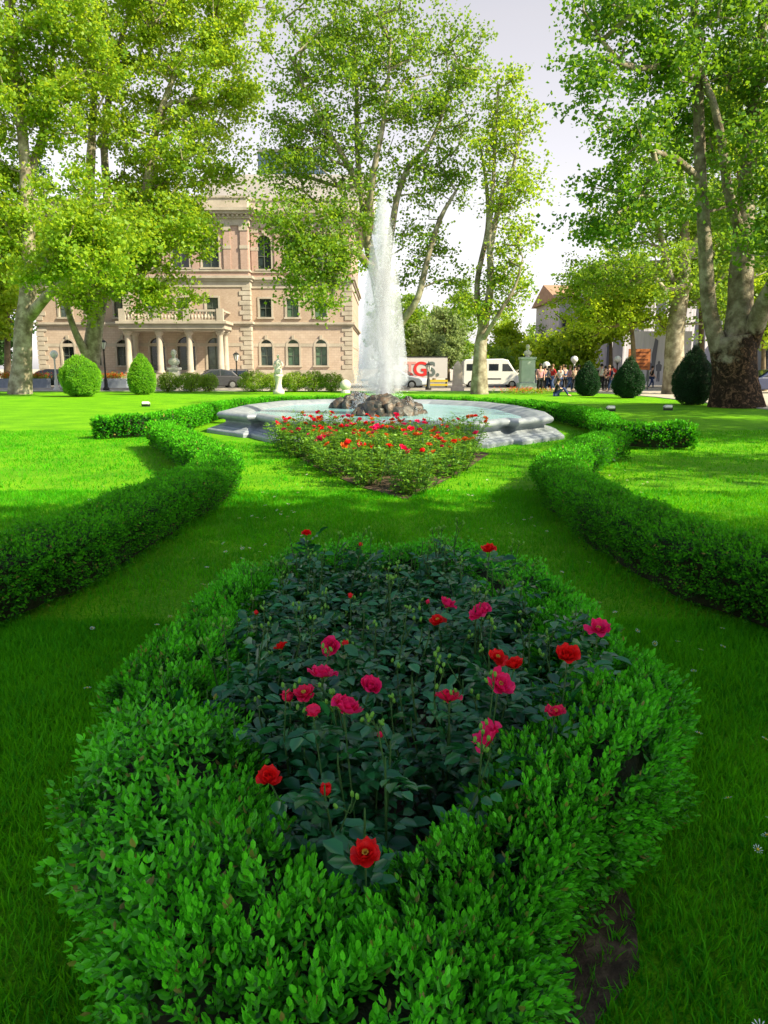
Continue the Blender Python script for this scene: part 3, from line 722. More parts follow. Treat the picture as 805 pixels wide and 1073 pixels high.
# rocks round the jet
def rock_mesh(seed, r=.2):
    bm = bmesh.new(); bmesh.ops.create_icosphere(bm, subdivisions=3, radius=r)
    rr = np.random.default_rng(seed); pl = unit(rr.normal(size=(11, 3))); dd = r * (.62 + .3 * rr.random(11)); sc = (1, .7 + .4 * rr.random(), .55 + .35 * rr.random())
    for v in bm.verts:
        p = np.array(v.co)
        for k in range(11):
            q = p @ pl[k]
            if q > dd[k]: p = p - pl[k] * (q - dd[k])
        p = p * (1 + .05 * noise((p / r + seed)[None], 4)[0]) * sc; v.co = p
    me = bpy.data.meshes.new('rock'); bm.to_mesh(me); bm.free(); return me
M['rock'] = rough_mat('wet_rock', [(.3, (.012, .014, .012)), (.5, (.045, .042, .034)), (.62, (.10, .06, .035)), (.75, (.15, .13, .10))], scale=5, bump=1, bscale=14, rough=.45, spec=.5, detail=7)
rocks = [rock_mesh(s) for s in range(9)]
JX, JY = 0.02, 18.6
def mound(cx, cy, rx, ry, h, n, lab, grp):
    z0 = GZ + .30
    for k in range(n):
        t = k / n; a = k * 2.399; rr = (1 - t) ** .6
        x = cx + math.cos(a) * rx * rr; y = cy + math.sin(a) * ry * rr; z = z0 + h * (1 - rr ** 1.6) + .02
        o = link('rock', rocks[k % 9], M['rock'], None, (x, y, z), tuple(rng.random(3) * 6)); o.scale = (.8 + .5 * rng.random(),) * 3
        tag(o, lab, 'rock', grp)
mound(JX, JY - .55, .64, .42, .36, 46, 'rugged grey brown rock in the mound under the water jet', 'rocks of the front mound')
mound(-.75, 21.4, .70, .5, .30, 28, 'rugged grey rock in the mound at the back left of the basin', 'rocks of the rear mound')
mound(JX + .55, JY + .2, .35, .45, .30, 14, 'rugged grey brown rock in the mound under the water jet', 'rocks of the front mound')
# water jet: drops and the fine spray round them
jz0 = GZ + .45; jtop = 5.55
nd = 110000
t = rng.random(nd)
env = lambda z: .03 + .66 * np.clip((jtop - z) / (jtop - 1.2), 0, 1) ** .68   # falling envelope radius by height
z = jz0 + (jtop - jz0) * (1 - t ** .8)
kindr = rng.random(nd)
rad = np.where(kindr < .38, np.abs(rng.normal(size=nd)) * (.05 + .035 * (z - jz0)), env(z) * np.sqrt(rng.random(nd)) * .95)
rad = np.minimum(rad, env(z))
a = rng.random(nd) * 6.283
drift = -.10 * (jtop - z) / 5 * (rad / .5)
P = np.stack([JX + rad * np.cos(a) * (1.0) + drift * .9 - .02, JY + rad * np.sin(a), z], 1)
# most of the falling water comes down in ragged strands
nst = 90; sa = rng.random(nst) * 6.283; sf = np.sqrt(rng.random(nst)) ; sph = rng.random(nst) * 50
sid = rng.integers(0, nst, nd); inst = (kindr > .38) & (rng.random(nd) < .62)
wig = .12 * np.sin(z * 1.7 + sph[sid]) + rng.normal(size=nd) * .05
rs_ = env(z) * np.clip(sf[sid] + rng.normal(size=nd) * .035, 0, 1.06); an = sa[sid] + wig
keep_s = (np.sin(z * 3.1 + sph[sid] * 3) + np.sin(z * 7.3 + sph[sid])) > -.5 + rng.random(nd)
P[inst, 0] = (JX + rs_ * np.cos(an) - .09 * (jtop - z) / 5 * rs_ / .5 - .02)[inst]; P[inst, 1] = (JY + rs_ * np.sin(an))[inst]
P = P[~inst | keep_s]; nd = len(P)
# splash round the foot
ns_ = 5000; q_ = rng.random(ns_); aa = rng.random(ns_) * 6.283; rr_ = .15 + .75 * rng.random(ns_)
P = np.concatenate([P, np.stack([JX + rr_ * np.cos(aa), JY + rr_ * np.sin(aa), GZ + .42 + .55 * q_ ** 2 * (1 - rr_ * .7)], 1)]); nd = len(P)
clump = noise(P * np.array([3, 3, 1.2]), 1.0); keep = rng.random(nd) < (.45 + .5 * clump)
P = P[keep]
oc = np.array([(1,0,0),(0,1,0),(-1,0,0),(0,-1,0),(0,0,1.9),(0,0,-1.9)], float) * .0052
of = np.array([(0,1,4),(1,2,4),(2,3,4),(3,0,4),(1,0,5),(2,1,5),(3,2,5),(0,3,5)])
Zd = rng.normal(size=P.shape) * .2; Zd[:, 2] += 1
V, F, T = place(oc, of, np.zeros(6), P, frames(Zd), .5 + 1.1 * rng.random(len(P)) ** 2)
dm_, nt, out = mat('water_drops')
b = N(nt, 'ShaderNodeBsdfPrincipled'); b.inputs['Base Color'].default_value = (.9, .93, .96, 1); b.inputs['Roughness'].default_value = .25; b.inputs['Specular IOR Level'].default_value = .8
tl = nt.nodes.new('ShaderNodeBsdfTranslucent'); tl.inputs[0].default_value = (.90, .92, 1.0, 1)
mx = nt.nodes.new('ShaderNodeMixShader'); mx.inputs[0].default_value = .5
nt.links.new(b.outputs[0], mx.inputs[1]); nt.links.new(tl.outputs[0], mx.inputs[2]); nt.links.new(mx.outputs[0], out.inputs[0])
jet = link('water_jet', np_mesh('water_drops', V, F), dm_); tag(jet, 'tall white plume of fountain water shooting up from the rock mound', 'water jet', kind='stuff')
vm, nt, out = mat('water_spray')
vol = nt.nodes.new('ShaderNodeVolumePrincipled'); vol.inputs['Color'].default_value = (.93, .94, 1, 1); vol.inputs['Anisotropy'].default_value = .1
tc = nt.nodes.new('ShaderNodeTexCoord'); mp = nt.nodes.new('ShaderNodeMapping'); mp.inputs['Scale'].default_value = (5, 5, 1.6)
nz = nt.nodes.new('ShaderNodeTexNoise'); nz.inputs['Scale'].default_value = 1.0; nz.inputs['Detail'].default_value = 4
nt.links.new(tc.outputs['Object'], mp.inputs[0]); nt.links.new(mp.outputs[0], nz.inputs['Vector'])
mr = nt.nodes.new('ShaderNodeMapRange'); mr.inputs[1].default_value = .38; mr.inputs[2].default_value = .68; mr.inputs[3].default_value = .5; mr.inputs[4].default_value = 3.2
nt.links.new(nz.outputs[0], mr.inputs[0])
nt.links.new(mr.outputs[0], vol.inputs['Density']); nt.links.new(vol.outputs[0], out.inputs['Volume'])
mb = MB(); prof = []
for k in range(15):
    zz = .9 + (jtop - .9) * k / 14; prof.append((float(env(np.array(zz))) * (.92 if k else .5), zz))
prof = [(.06, jz0)] + prof
mb.lathe(prof, 20); sp_ = mb.build('spray', vm, jet, loc=(JX - .05, JY, 0), smooth=True); 
mb = MB(); prof = [(.04, jz0), (.05, 1.2), (.09, 2), (.13, 3), (.12, 4), (.07, 5), (.02, jtop - .1)]
mb.lathe(prof, 12); vm2 = vm.copy(); vm2.name = 'dense_spray'
for n_ in vm2.node_tree.nodes:
    if n_.type == 'MAP_RANGE': n_.inputs[3].default_value = 1.5; n_.inputs[4].default_value = 6
mb.build('core_spray', vm2, jet, loc=(JX, JY, 0), smooth=True)

# ================================================================== THE PALACE
PY = 75.0
def bx(px, py=385, Y=PY): return ony(px, py, Y).x
def bz(py, Y=PY): return ony(200, py, Y).z
def brick(name, c1, c2, mortar, sc):
    m, nt, out = mat(name)
    b = N(nt, 'ShaderNodeBsdfPrincipled'); b.inputs['Roughness'].default_value = .85; b.inputs['Specular IOR Level'].default_value = .2
    tc = nt.nodes.new('ShaderNodeTexCoord'); mp = nt.nodes.new('ShaderNodeMapping'); mp.inputs['Rotation'].default_value = (R(90), 0, 0)
    br = nt.nodes.new('ShaderNodeTexBrick'); br.inputs['Color1'].default_value = (*c1, 1); br.inputs['Color2'].default_value = (*c2, 1); br.inputs['Mortar'].default_value = (*mortar, 1)
    br.inputs['Scale'].default_value = sc; br.inputs['Mortar Size'].default_value = .015
    nt.links.new(tc.outputs['Object'], mp.inputs[0]); nt.links.new(mp.outputs[0], br.inputs['Vector'])
    mxx = N(nt, 'ShaderNodeMix', data_type='RGBA', blend_type='MULTIPLY'); mxx.inputs[0].default_value = .6
    nt.links.new(br.outputs[0], mxx.inputs[6]); nt.links.new(ramp(nt, noise_fac(nt, .7, 6), [(.3, (.72, .68, .64)), (.7, (1, 1, 1))]), mxx.inputs[7])
    nt.links.new(mxx.outputs[2], b.inputs['Base Color']); nt.links.new(b.outputs[0], out.inputs[0]); return m
M['wall_lo'] = brick('peach_plaster_blocks', (.48, .38, .315), (.53, .43, .36), (.40, .32, .27), 1.1)
M['wall_mid'] = brick('tan_brick', (.40, .30, .235), (.47, .365, .29), (.46, .38, .33), 3.2)
M['wall_hi'] = brick('pink_brick', (.40, .27, .23), (.46, .325, .28), (.46, .38, .34), 3.2)
M['stone'] = rough_mat('pale_stone', [(.25, (.26, .23, .19)), (.45, (.38, .335, .28)), (.7, (.47, .42, .36))], scale=.9, rough=.8, bump=.2, detail=7)
M['pane'] = rough_mat('window_glass', [(.3, (.02, .03, .035)), (.7, (.05, .07, .07))], scale=.6, rough=.12, spec=.7)
M['pane_green'] = rough_mat('green_window_glass', [(.3, (.06, .12, .08)), (.7, (.12, .2, .12))], scale=.6, rough=.2, spec=.6)
def pane_mat():
    m, nt, out = mat('palace_panes'); b = N(nt, 'ShaderNodeBsdfPrincipled'); b.inputs['Roughness'].default_value = .12; b.inputs['Specular IOR Level'].default_value = .7
    oi = nt.nodes.new('ShaderNodeObjectInfo'); c = ramp(nt, oi.outputs['Random'], [(0, (.015, .022, .025)), (.4, (.03, .045, .05)), (.6, (.05, .09, .07)), (.8, (.10, .13, .10)), (1, (.20, .20, .17))])
    mx = N(nt, 'ShaderNodeMix', data_type='RGBA', blend_type='MULTIPLY'); mx.inputs[0].default_value = 1; nt.links.new(c, mx.inputs[6]); nt.links.new(ramp(nt, noise_fac(nt, 1.2, 3), [(.35, (.5, .5, .5)), (.65, (1.2, 1.2, 1.2))]), mx.inputs[7])
    nt.links.new(mx.outputs[2], b.inputs['Base Color']); nt.links.new(b.outputs[0], out.inputs[0]); return m
M['pane'] = pane_mat()
M['frame'] = flat('window_frame_paint', (.10, .12, .10), rough=.5)
M['plaster_white'] = rough_mat('white_plaster', [(.3, (.42, .39, .38)), (.7, (.50, .47, .46))], scale=.8)
pal = empty('palace', (bx(200), PY, 0), 'peach and brick three storey palace with arched windows and portico', 'palace')
ox = bx(200)
# everything below is local to the palace's base (x measured from its middle axis)
def wall_strip(mb, x0, x1, z0, z1, y, ops, dep=.35):
    """a storey of wall from x0 to x1 with openings (xc, w, zb, zt, arched), reveals dep deep"""
    ops = sorted(ops); bm = mb.bm
    def quad(a, b, c, d): bm.faces.new([bm.verts.new(p) for p in (a, b, c, d)])
    x = x0
    for (xc, w, zb, zt, ar) in ops:
        l, r = xc - w / 2, xc + w / 2
        quad((x, y, z0), (l, y, z0), (l, y, z1), (x, y, z1)); x = r
        if zb > z0: quad((l, y, z0), (r, y, z0), (r, y, zb), (l, y, zb)); quad((l, y, zb), (r, y, zb), (r, y + dep, zb), (l, y + dep, zb))
        sp_z = zt - w / 2 if ar else zt
        quad((l, y, zb), (l, y, sp_z), (l, y + dep, sp_z), (l, y + dep, zb)); quad((r, y, zb), (r, y + dep, zb), (r, y + dep, sp_z), (r, y, sp_z))
        if ar:
            pts = [(xc - w / 2 * math.cos(math.pi * k / 10), sp_z + w / 2 * math.sin(math.pi * k / 10)) for k in range(11)]
            for a, b in zip(pts, pts[1:]):
                quad((a[0], y, a[1]), (b[0], y, b[1]), (b[0], y, z1), (a[0], y, z1)); quad((a[0], y, a[1]), (a[0], y + dep, a[1]), (b[0], y + dep, b[1]), (b[0], y, b[1]))
        else:
            quad((l, y, zt), (r, y, zt), (r, y, z1), (l, y, z1)); quad((l, y, zt), (l, y + dep, zt), (r, y + dep, zt), (r, y, zt))
    quad((x, y, z0), (x1, y, z0), (x1, y, z1), (x, y, z1))
def window(xc, w, zb, zt, ar, y, parent, surround=.16, glass='pane', door=False, name='window'):
    mb = MB(); sp_z = zt - w / 2 if ar else zt
    # stone surround standing proud of the wall
    def ring(wi, wo, ztop, y0, y1):
        l, r = xc - wo / 2, xc + wo / 2; li, ri = xc - wi / 2, xc + wi / 2
        mb.box(l, li, y0, y1, zb, sp_z); mb.box(ri, r, y0, y1, zb, sp_z)
        if ar:
            for k in range(10):
                a0, a1 = math.pi * k / 10, math.pi * (k + 1) / 10
                mb.prism([(xc - wi/2*math.cos(a0), sp_z + wi/2*math.sin(a0)), (xc - wi/2*math.cos(a1), sp_z + wi/2*math.sin(a1)), (xc - wo/2*math.cos(a1), sp_z + wo/2*math.sin(a1)), (xc - wo/2*math.cos(a0), sp_z + wo/2*math.sin(a0))], 'y', y0, y1)
        else: mb.box(l, r, y0, y1, sp_z, sp_z + (wo - wi) / 2)
    ring(w - .02, w + 2 * surround, zt, y - .07, y + .1)
    if not door: mb.box(xc - w / 2 - surround - .08, xc + w / 2 + surround + .08, y - .16, y + .05, zb - .16, zb - .002)
    if ar: mb.box(xc - .13, xc + .13, y - .14, y, zt + .02, zt + .42)
    f = mb.build(name, M['stone'], parent)
    mb = MB(); mb.box(xc - w/2 - .02, xc + w/2 + .02, y + .26, y + .30, zb, sp_z)
    if ar: mb.prism([(xc - (w/2+.02)*math.cos(math.pi*k/10), sp_z + (w/2+.02)*math.sin(math.pi*k/10)) for k in range(11)], 'y', y + .262, y + .298)
    mb.build('pane', M[glass], f)
    mb = MB(); yy0, yy1 = y + .19, y + .255
    for xx in (xc - w/2 + .04, xc, xc + w/2 - .04): mb.box(xx - .035, xx + .035, yy0, yy1, zb, sp_z + (0 if xx != xc or not ar else w/2 - .02))
    for zz in (zb + .04, zb + (sp_z - zb) * (.5 if not door else .3), sp_z - .02): mb.box(xc - w/2, xc + w/2, yy0 - .004, yy1 - .006, zz - .035, zz + .035)
    mb.build('sash', M['frame'], f)
    return f
X = lambda px: bx(px) - ox
zG = 0.0; z1 = 1.3; z2 = 5.7; z3 = 9.0; z4 = 9.9; z5 = 14.5; z6 = 15.9
xL, xR, cL, cR = X(42), X(369), X(138), X(266)
yw, yc = 0.0, -1.2
lo_w = MB(); mid_w = MB(); hi_w = MB(); ston = MB(); gw = []
def wing(x0, x1, y, wx, wg=1.15):
    ops = [(x, wg, 1.78, 4.2, True) for x in wx]; wall_strip(lo_w, x0, x1, 1.0, z2, y, ops); gw.extend([(o, y) for o in ops])
    ops = [(x, 1.15, 6.3, 8.0, False) for x in wx]; wall_strip(mid_w, x0, x1, z2, z3, y, ops); gw.extend([(o, y) for o in ops])
    ops = [(x, 1.35, 10.7, 13.75, True) for x in wx]; wall_strip(hi_w, x0, x1, z3 + .004, z5, y, ops); gw.extend([(o, y) for o in ops])
wing(xL, cL, yw, [X(73), X(101), X(130)])
wing(cR, xR, yw, [X(280), X(308), X(337)])
# centre: doors below
dops = [(X(170), 1.45, 1.02, 4.35, True), (X(199.5), 1.7, 1.02, 4.45, True), (X(229), 1.45, 1.02, 4.35, True)]
wall_strip(lo_w, cL, cR, 1.0, z2, yc, dops)
cops = [(x, 1.15, 6.3, 8.0, False) for x in (X(168), X(198), X(228))]; wall_strip(mid_w, cL, cR, z2, z3, yc, cops); gw += [(o, yc) for o in cops]
uops = [(x, 1.6, 10.7, 14.0, True) for x in (X(168), X(198), X(228))]; wall_strip(hi_w, cL, cR, z3 + .004, z5, yc, uops); gw += [(o, yc) for o in uops]
for w_, z0_, z1_ in ((lo_w, 1.0, z2), (mid_w, z2, z3), (hi_w, z3 + .004, z5)):
    for x in (cL, cR):
        w_.bm.faces.new([w_.bm.verts.new(p) for p in ((x, yc, z0_), (x, yw, z0_), (x, yw, z1_), (x, yc, z1_))])
    for x in (xL, xR):
        w_.bm.faces.new([w_.bm.verts.new(p) for p in ((x, yw, z0_), (x, 20, z0_), (x, 20, z1_), (x, yw, z1_))])
def quoins(x, y, z0, z1, side):
    z = z0; k = 0
    while z < z1 - .3:
        w = .95 if k % 2 else .65
        ston.box(min(x, x - side * w), max(x, x - side * w) + (.0), y - .07, y + .0, z + .02, z + .40)
        ston.box(x if side > 0 else x - .07, x + .07 if side > 0 else x, y - .07, y + w, z + .02, z + .40)
        z += .44; k += 1
for x, y, s in ((xR, yw, 1), (xL, yw, -1), (cR, yc, 1), (cL, yc, -1)):
    quoins(x, y, 1.0, z2 - .1, s); quoins(x, y, z2 + .3, z3, s)
def band(z0, z1, out, dz=0):
    for a, b, y in ((xL, cL, yw), (cR, xR, yw)): ston.box(a - (out if a == xL else -.0), b + (out if b == xR else 0), y - out, y - .001, z0, z1)
    ston.box(cL - out, cR + out, yc - out, yc - .001, z0, z1)
    for x, s in ((cL, -1), (cR, 1)): ston.box(min(x + s*.001, x + s*out), max(x + s*.001, x + s*out), yc, yw - out - .002, z0, z1)
    for x, s in ((xL, -1), (xR, 1)): ston.box(min(x + s*.001, x + s*out), max(x + s*.001, x + s*out), yw, 20, z0, z1)
band(0, 1.0, .22); band(1.0, 1.35, .14); band(3.55, 3.85, .035); band(5.45, 5.62, .12); band(5.62, 5.82, .28)
band(8.95, 9.5, .08); band(9.5, 9.72, .22); band(9.72, 9.95, .38)
band(10.35, 10.52, .12); band(14.4, 15.0, .12); band(15.0, 15.35, .3); band(15.35, 15.6, .62); band(15.6, 15.85, .85); band(15.85, 16.8, .05); band(16.8, 16.98, .15)
# upper pilasters in pairs with capitals, and dentils under the cornice
for px in (143, 153, 183, 213, 245, 262): 
    x = X(px); hi_w.box(x - .32, x + .32, yc - .12, yc - .002, 10.53, 13.95); ston.box(x - .4, x + .4, yc - .18, yc - .003, 13.95, 14.4); ston.box(x - .38, x + .38, yc - .16, yc - .003, 12.35, 12.65)
for px in (46, 60, 87, 115, 270.5, 294, 322, 351, 365):
    x = X(px); hi_w.box(x - .3, x + .3, yw - .12, yw - .002, 10.53, 13.95); ston.box(x - .38, x + .38, yw - .17, yw - .003, 13.95, 14.4); ston.box(x - .36, x + .36, yw - .15, yw - .003, 12.35, 12.65)
k = xL
while k < xR:
    y = yc if cL - .3 < k < cR + .3 else yw
    ston.box(k, k + .16, y - .5, y - .3, 15.15, 15.34); k += .42
# panels in the parapet course
lo_w.build('ground_floor_wall', M['wall_lo'], pal); mid_w.build('first_floor_wall', M['wall_mid'], pal); hi_w.build('upper_floor_wall', M['wall_hi'], pal)
ston.build('stone_trim', M['stone'], pal)
for (o, y) in gw:
    window(*o, y, pal, surround=.16 if not (o[4] and o[3] > 10) else .12, glass='pane_green' if (o[0] > X(300) and o[3] < 9) else 'pane')
for o in dops: tag(window(*o, yc, pal, door=True, name='door'), 'tall arched dark entrance door')
MB().box(xL + .3, xR - .3, .35, 20, .5, 15.9).build('inner_walls', flat('dark_interior', (.03, .03, .03)), pal)
M['roof'] = rough_mat('grey_roof', [(.3, (.12, .12, .13)), (.7, (.2, .2, .2))], scale=1)
mb = MB(); mb.box(xL + .1, xR - .1, .2, 20.3, 15.9, 16.6); mb.build('roof', M['roof'], pal)
mb = MB(); mb.box(X(215), X(392) , 3.0, 17, 16.6, 19.8); mb.build('attic_storey', M['plaster_white'], pal)
mb = MB(); mb.box(X(268), X(330), 5, 15, 19.8, 22.6); at_ = mb.build('rooftop_cabin', M['roof'], pal)
mb = MB()
for k in range(9): mb.box(X(268.8) + k * .75, X(268.8) + k * .75 + .68, 4.95, 5.0, 20.3, 22.3)
mb.build('glazing', rough_mat('blue_glazing', [(.3, (.03, .06, .11)), (.7, (.05, .09, .15))], rough=.15, spec=.7), at_)
# portico with its balcony and steps
pt = MB(); x0, x1 = X(146), X(245); ya, yb = yc - 3.2, yc
pt.box(x0 - .2, x1 + .2, ya - .2, yb - .003, 5.0, 5.45); pt.box(x0 - .4, x1 + .4, ya - .4, yb - .3, 5.45, 5.66)
pt.box(x0, x1, ya, yb - .003, 4.85, 5.0)
porch = pt.build('portico', M['stone'], pal)
col = MB(); col.lathe([(.42, 1.0), (.42, 1.18), (.33, 1.25), (.33, 1.3), (.29, 1.34), (.25, 4.4), (.27, 4.45), (.36, 4.6), (.40, 4.62), (.40, 4.75), (.44, 4.76), (.44, 4.85)], 20)
cm = col.mesh('column', True); cm.materials.append(M['stone'])
for px in (150, 181, 210.5, 241):
    link('column', cm, None, porch, loc=(X(px), ya + .45, 0))
    mb = MB(); mb.box(X(px) - .55, X(px) + .55, ya - .1, ya + 1.0, .01, .998); mb.build('pedestal', M['stone'], porch)
for px in (150, 241): link('column', cm, None, porch, loc=(X(px), yb - .5, 0))
bl = MB()
bl.box(x0 - .1, x1 + .1, ya - .25, ya + .05, 5.662, 5.8); bl.box(x0 - .1, x1 + .1, ya - .25, ya + .05, 6.5, 6.68)
for px in (148, 181, 210.5, 243): bl.box(X(px) - .3, X(px) + .3, ya - .3, ya + .1, 5.664, 6.75)
for s_ in (x0 - .1, x1 - .15): bl.box(s_, s_ + .25, ya + .1, yb, 5.664, 5.78); bl.box(s_, s_ + .25, ya + .1, yb, 6.5, 6.66)
xx = x0 + .4
bal = [(.05, 5.8), (.10, 5.9), (.12, 6.05), (.05, 6.3), (.08, 6.42), (.08, 6.5)]
while xx < x1 - .3: bl.lathe(bal, 8, (xx, ya - .1)); xx += .3
bl.build('balustrade', M['stone'], porch)
stp = MB(); stp.box(x0 - .3, x1 + .3, ya - .12, yb - .3, .005, .985)
for k in range(6): stp.box(X(187), X(207), ya - .45 - .33 * k, ya - .12 - .33 * k - .002, .003, .99 - .16 * (k + 1) + .0)
stp.build('terrace_steps', M['stone'], porch)

# ---- neighbours: houses on the right, wrapped for repair, behind the trees
def tarp(name, c1, c2):
    m, nt, out = mat(name); b = N(nt, 'ShaderNodeBsdfPrincipled'); b.inputs['Roughness'].default_value = .8
    tc = nt.nodes.new('ShaderNodeTexCoord'); mp = nt.nodes.new('ShaderNodeMapping'); mp.inputs['Scale'].default_value = (1.2, 1.2, .12)
    nz = nt.nodes.new('ShaderNodeTexNoise'); nz.inputs['Scale'].default_value = 1; nz.inputs['Detail'].default_value = 5
    nt.links.new(tc.outputs['Object'], mp.inputs[0]); nt.links.new(mp.outputs[0], nz.inputs['Vector'])
    nt.links.new(ramp(nt, nz.outputs[0], [(.3, c1), (.7, c2)]), b.inputs['Base Color'])
    bp = N(nt, 'ShaderNodeBump'); bp.inputs['Strength'].default_value = .8; bp.inputs['Distance'].default_value = .3; nt.links.new(nz.outputs[0], bp.inputs['Height']); nt.links.new(bp.outputs[0], b.inputs['Normal'])
    nt.links.new(b.outputs[0], out.inputs[0]); return m
M['tarp'] = tarp('pale_tarpaulin', (.42, .40, .47), (.60, .58, .64))
M['tarp_grey'] = tarp('grey_tarpaulin', (.34, .33, .40), (.48, .46, .54))
M['tiles'] = rough_mat('clay_roof', [(.3, (.30, .17, .11)), (.7, (.42, .27, .18))], scale=3)
M['ochre'] = rough_mat('ochre_plaster', [(.3, (.42, .36, .31)), (.7, (.55, .47, .42))], scale=.6)
def side_house(x0, x1, y0, y1, h, m, label, cat='house', roof_h=2.2, rows=2, wins=4, wrapped=False):
    e = empty('wrapped_house' if wrapped else 'town_house', ((x0 + x1) / 2, y0, 0), label, cat); w = (x1 - x0) / 2
    mb = MB()
    if wrapped:
        # cloth hung in folds over scaffolding
        n = int((x1 - x0) / .35); pr = np.random.default_rng(int(x0))
        ys = [(-.25 + .28 * math.sin(k * 1.3) + .1 * pr.normal()) for k in range(n + 1)]
        for k in range(n):
            a = -w + 2 * w * k / n; b_ = -w + 2 * w * (k + 1) / n
            mb.bm.faces.new([mb.bm.verts.new(p) for p in ((a, ys[k] - .15, .1), (b_, ys[k+1] - .15, .1), (b_, ys[k+1] * .3, h), (a, ys[k] * .3, h))])
        mb.box(-w, w, .6, y1 - y0, 0, h + .01); mb.build('cloth_wall', m, e)
    else:
        mb.box(-w, w, 0, y1 - y0, 0, h); mb.build('wall', m, e)
        for r_ in range(rows):
            for k in range(wins):
                xc = -w + 2 * w * (k + .5) / wins; zb = 1.3 + r_ * 3.6
                f = MB().box(xc - .65, xc + .65, -.08, -.002, zb - .1, zb + 1.9).build('window', M['stone'], e); MB().box(xc - .5, xc + .5, -.1, -.082, zb, zb + 1.75).build('pane', M['pane'], f)
    mb = MB(); mb.prism([(-.6, h), (y1 - y0 + .6, h), ((y1 - y0) / 2, h + roof_h)], 'x', -w - .5, w + .5)
    mb.build('roof', M['tiles'] if roof_h > 1 else M['roof'], e); return e
side_house(17.8, 21.2, 80, 92, 8.4, M['tarp'], 'distant pale town house with clay roof seen between the thin tree and right crowns', roof_h=2.0, wins=2)
side_house(19.6, 33, 68, 80, 10.5, M['tarp_grey'], 'tall house wrapped in lilac grey sheeting behind the right trees', roof_h=.5, wrapped=True)
side_house(33.2, 62, 62, 76, 7.5, M['tarp'], 'long low building wrapped in pale sheeting at the right edge', roof_h=.5, wrapped=True)
# figures printed on a poster panel and the orange board beside it
po = empty('poster_panel', (ony(691, 395, 60).x, 60, 0), 'pale poster panel printed with grey standing figures beside a tree trunk', 'poster')
MB().box(-2.3, 2.3, 0, .12, .2, 4.3).build('panel', M['tarp'], po)
M['ink'] = flat('grey_ink', (.12, .12, .16))
for k, dx in enumerate((-.9, -.1, .75)):
    mb = MB(); s = [1, .92, 1.03][k]
    sil = [(-.12, 0), (-.1, .85), (-.22, .9), (-.26, 1.35), (-.08, 1.48), (-.11, 1.6), (0, 1.75), (.11, 1.6), (.08, 1.48), (.26, 1.35), (.22, .9), (.1, .85), (.14, 0), (.03, 0), (0, .8), (-.03, 0)]
    mb.prism([(dx + a * s, .5 + b_ * s) for a, b_ in sil], 'y', -.012, -.002); mb.build('figure_print', M['ink'], po)
for k, dx in enumerate((-.6, 1.2)):
    mb = MB(); mb.prism([(dx, .5), (dx + .12, .5), (dx + .35, 3.6), (dx + .1, 3.8), (dx - .1, 2.5)], 'y', -.010, -.003); mb.build('tree_print', M['ink'], po)
sg = empty('notice_board', (ony(670, 379, 55).x, 55, 0), 'orange brown notice board on posts behind the right clipped cones', 'sign')
MB().box(-.78, .78, 0, .08, 1.4, 2.85).build('board', rough_mat('orange_board', [(.35, (.24, .07, .02)), (.65, (.38, .14, .05))], scale=4), sg)
mb = MB()
for k in range(5): mb.box(-.65, .62 - .2 * (k % 2), -.006, -.001, 1.56 + .25 * k, 1.65 + .25 * k)
mb.build('printed_lines', flat('dark_print', (.12, .03, .01)), sg)
for s_ in (-.7, .7): MB().box(s_ - .04, s_ + .04, .01, .07, 0, 1.4).build('post', M['frame'], sg)
# ================================================================== TREES
def frusta(segs, sides=5):
    """segs: arrays A(n,3), B(n,3), ra, rb -> verts, faces"""
    A, B, ra, rb = segs; n = len(A); D = unit(B - A)
    ref = np.where(np.abs(D[:, 2:3]) > .9, np.array([[1., 0, 0]]), np.array([[0, 0, 1.]]))
    X = unit(np.cross(D, ref)); Y = np.cross(D, X)
    th = np.arange(sides) * 2 * math.pi / sides
    ringA = A[:, None] + (X[:, None] * np.cos(th)[None, :, None] + Y[:, None] * np.sin(th)[None, :, None]) * ra[:, None, None]
    ringB = (B + D * rb[:, None] * .4)[:, None] + (X[:, None] * np.cos(th)[None, :, None] + Y[:, None] * np.sin(th)[None, :, None]) * rb[:, None, None]
    V = np.concatenate([ringA, ringB], 1).reshape(-1, 3)
    k = np.arange(sides); k1 = (k + 1) % sides
    q = np.stack([k, k1, k1 + sides, k + sides], 1)
    F = (q[None] + (np.arange(n) * 2 * sides)[:, None, None]).reshape(-1, 4)
    return V, F
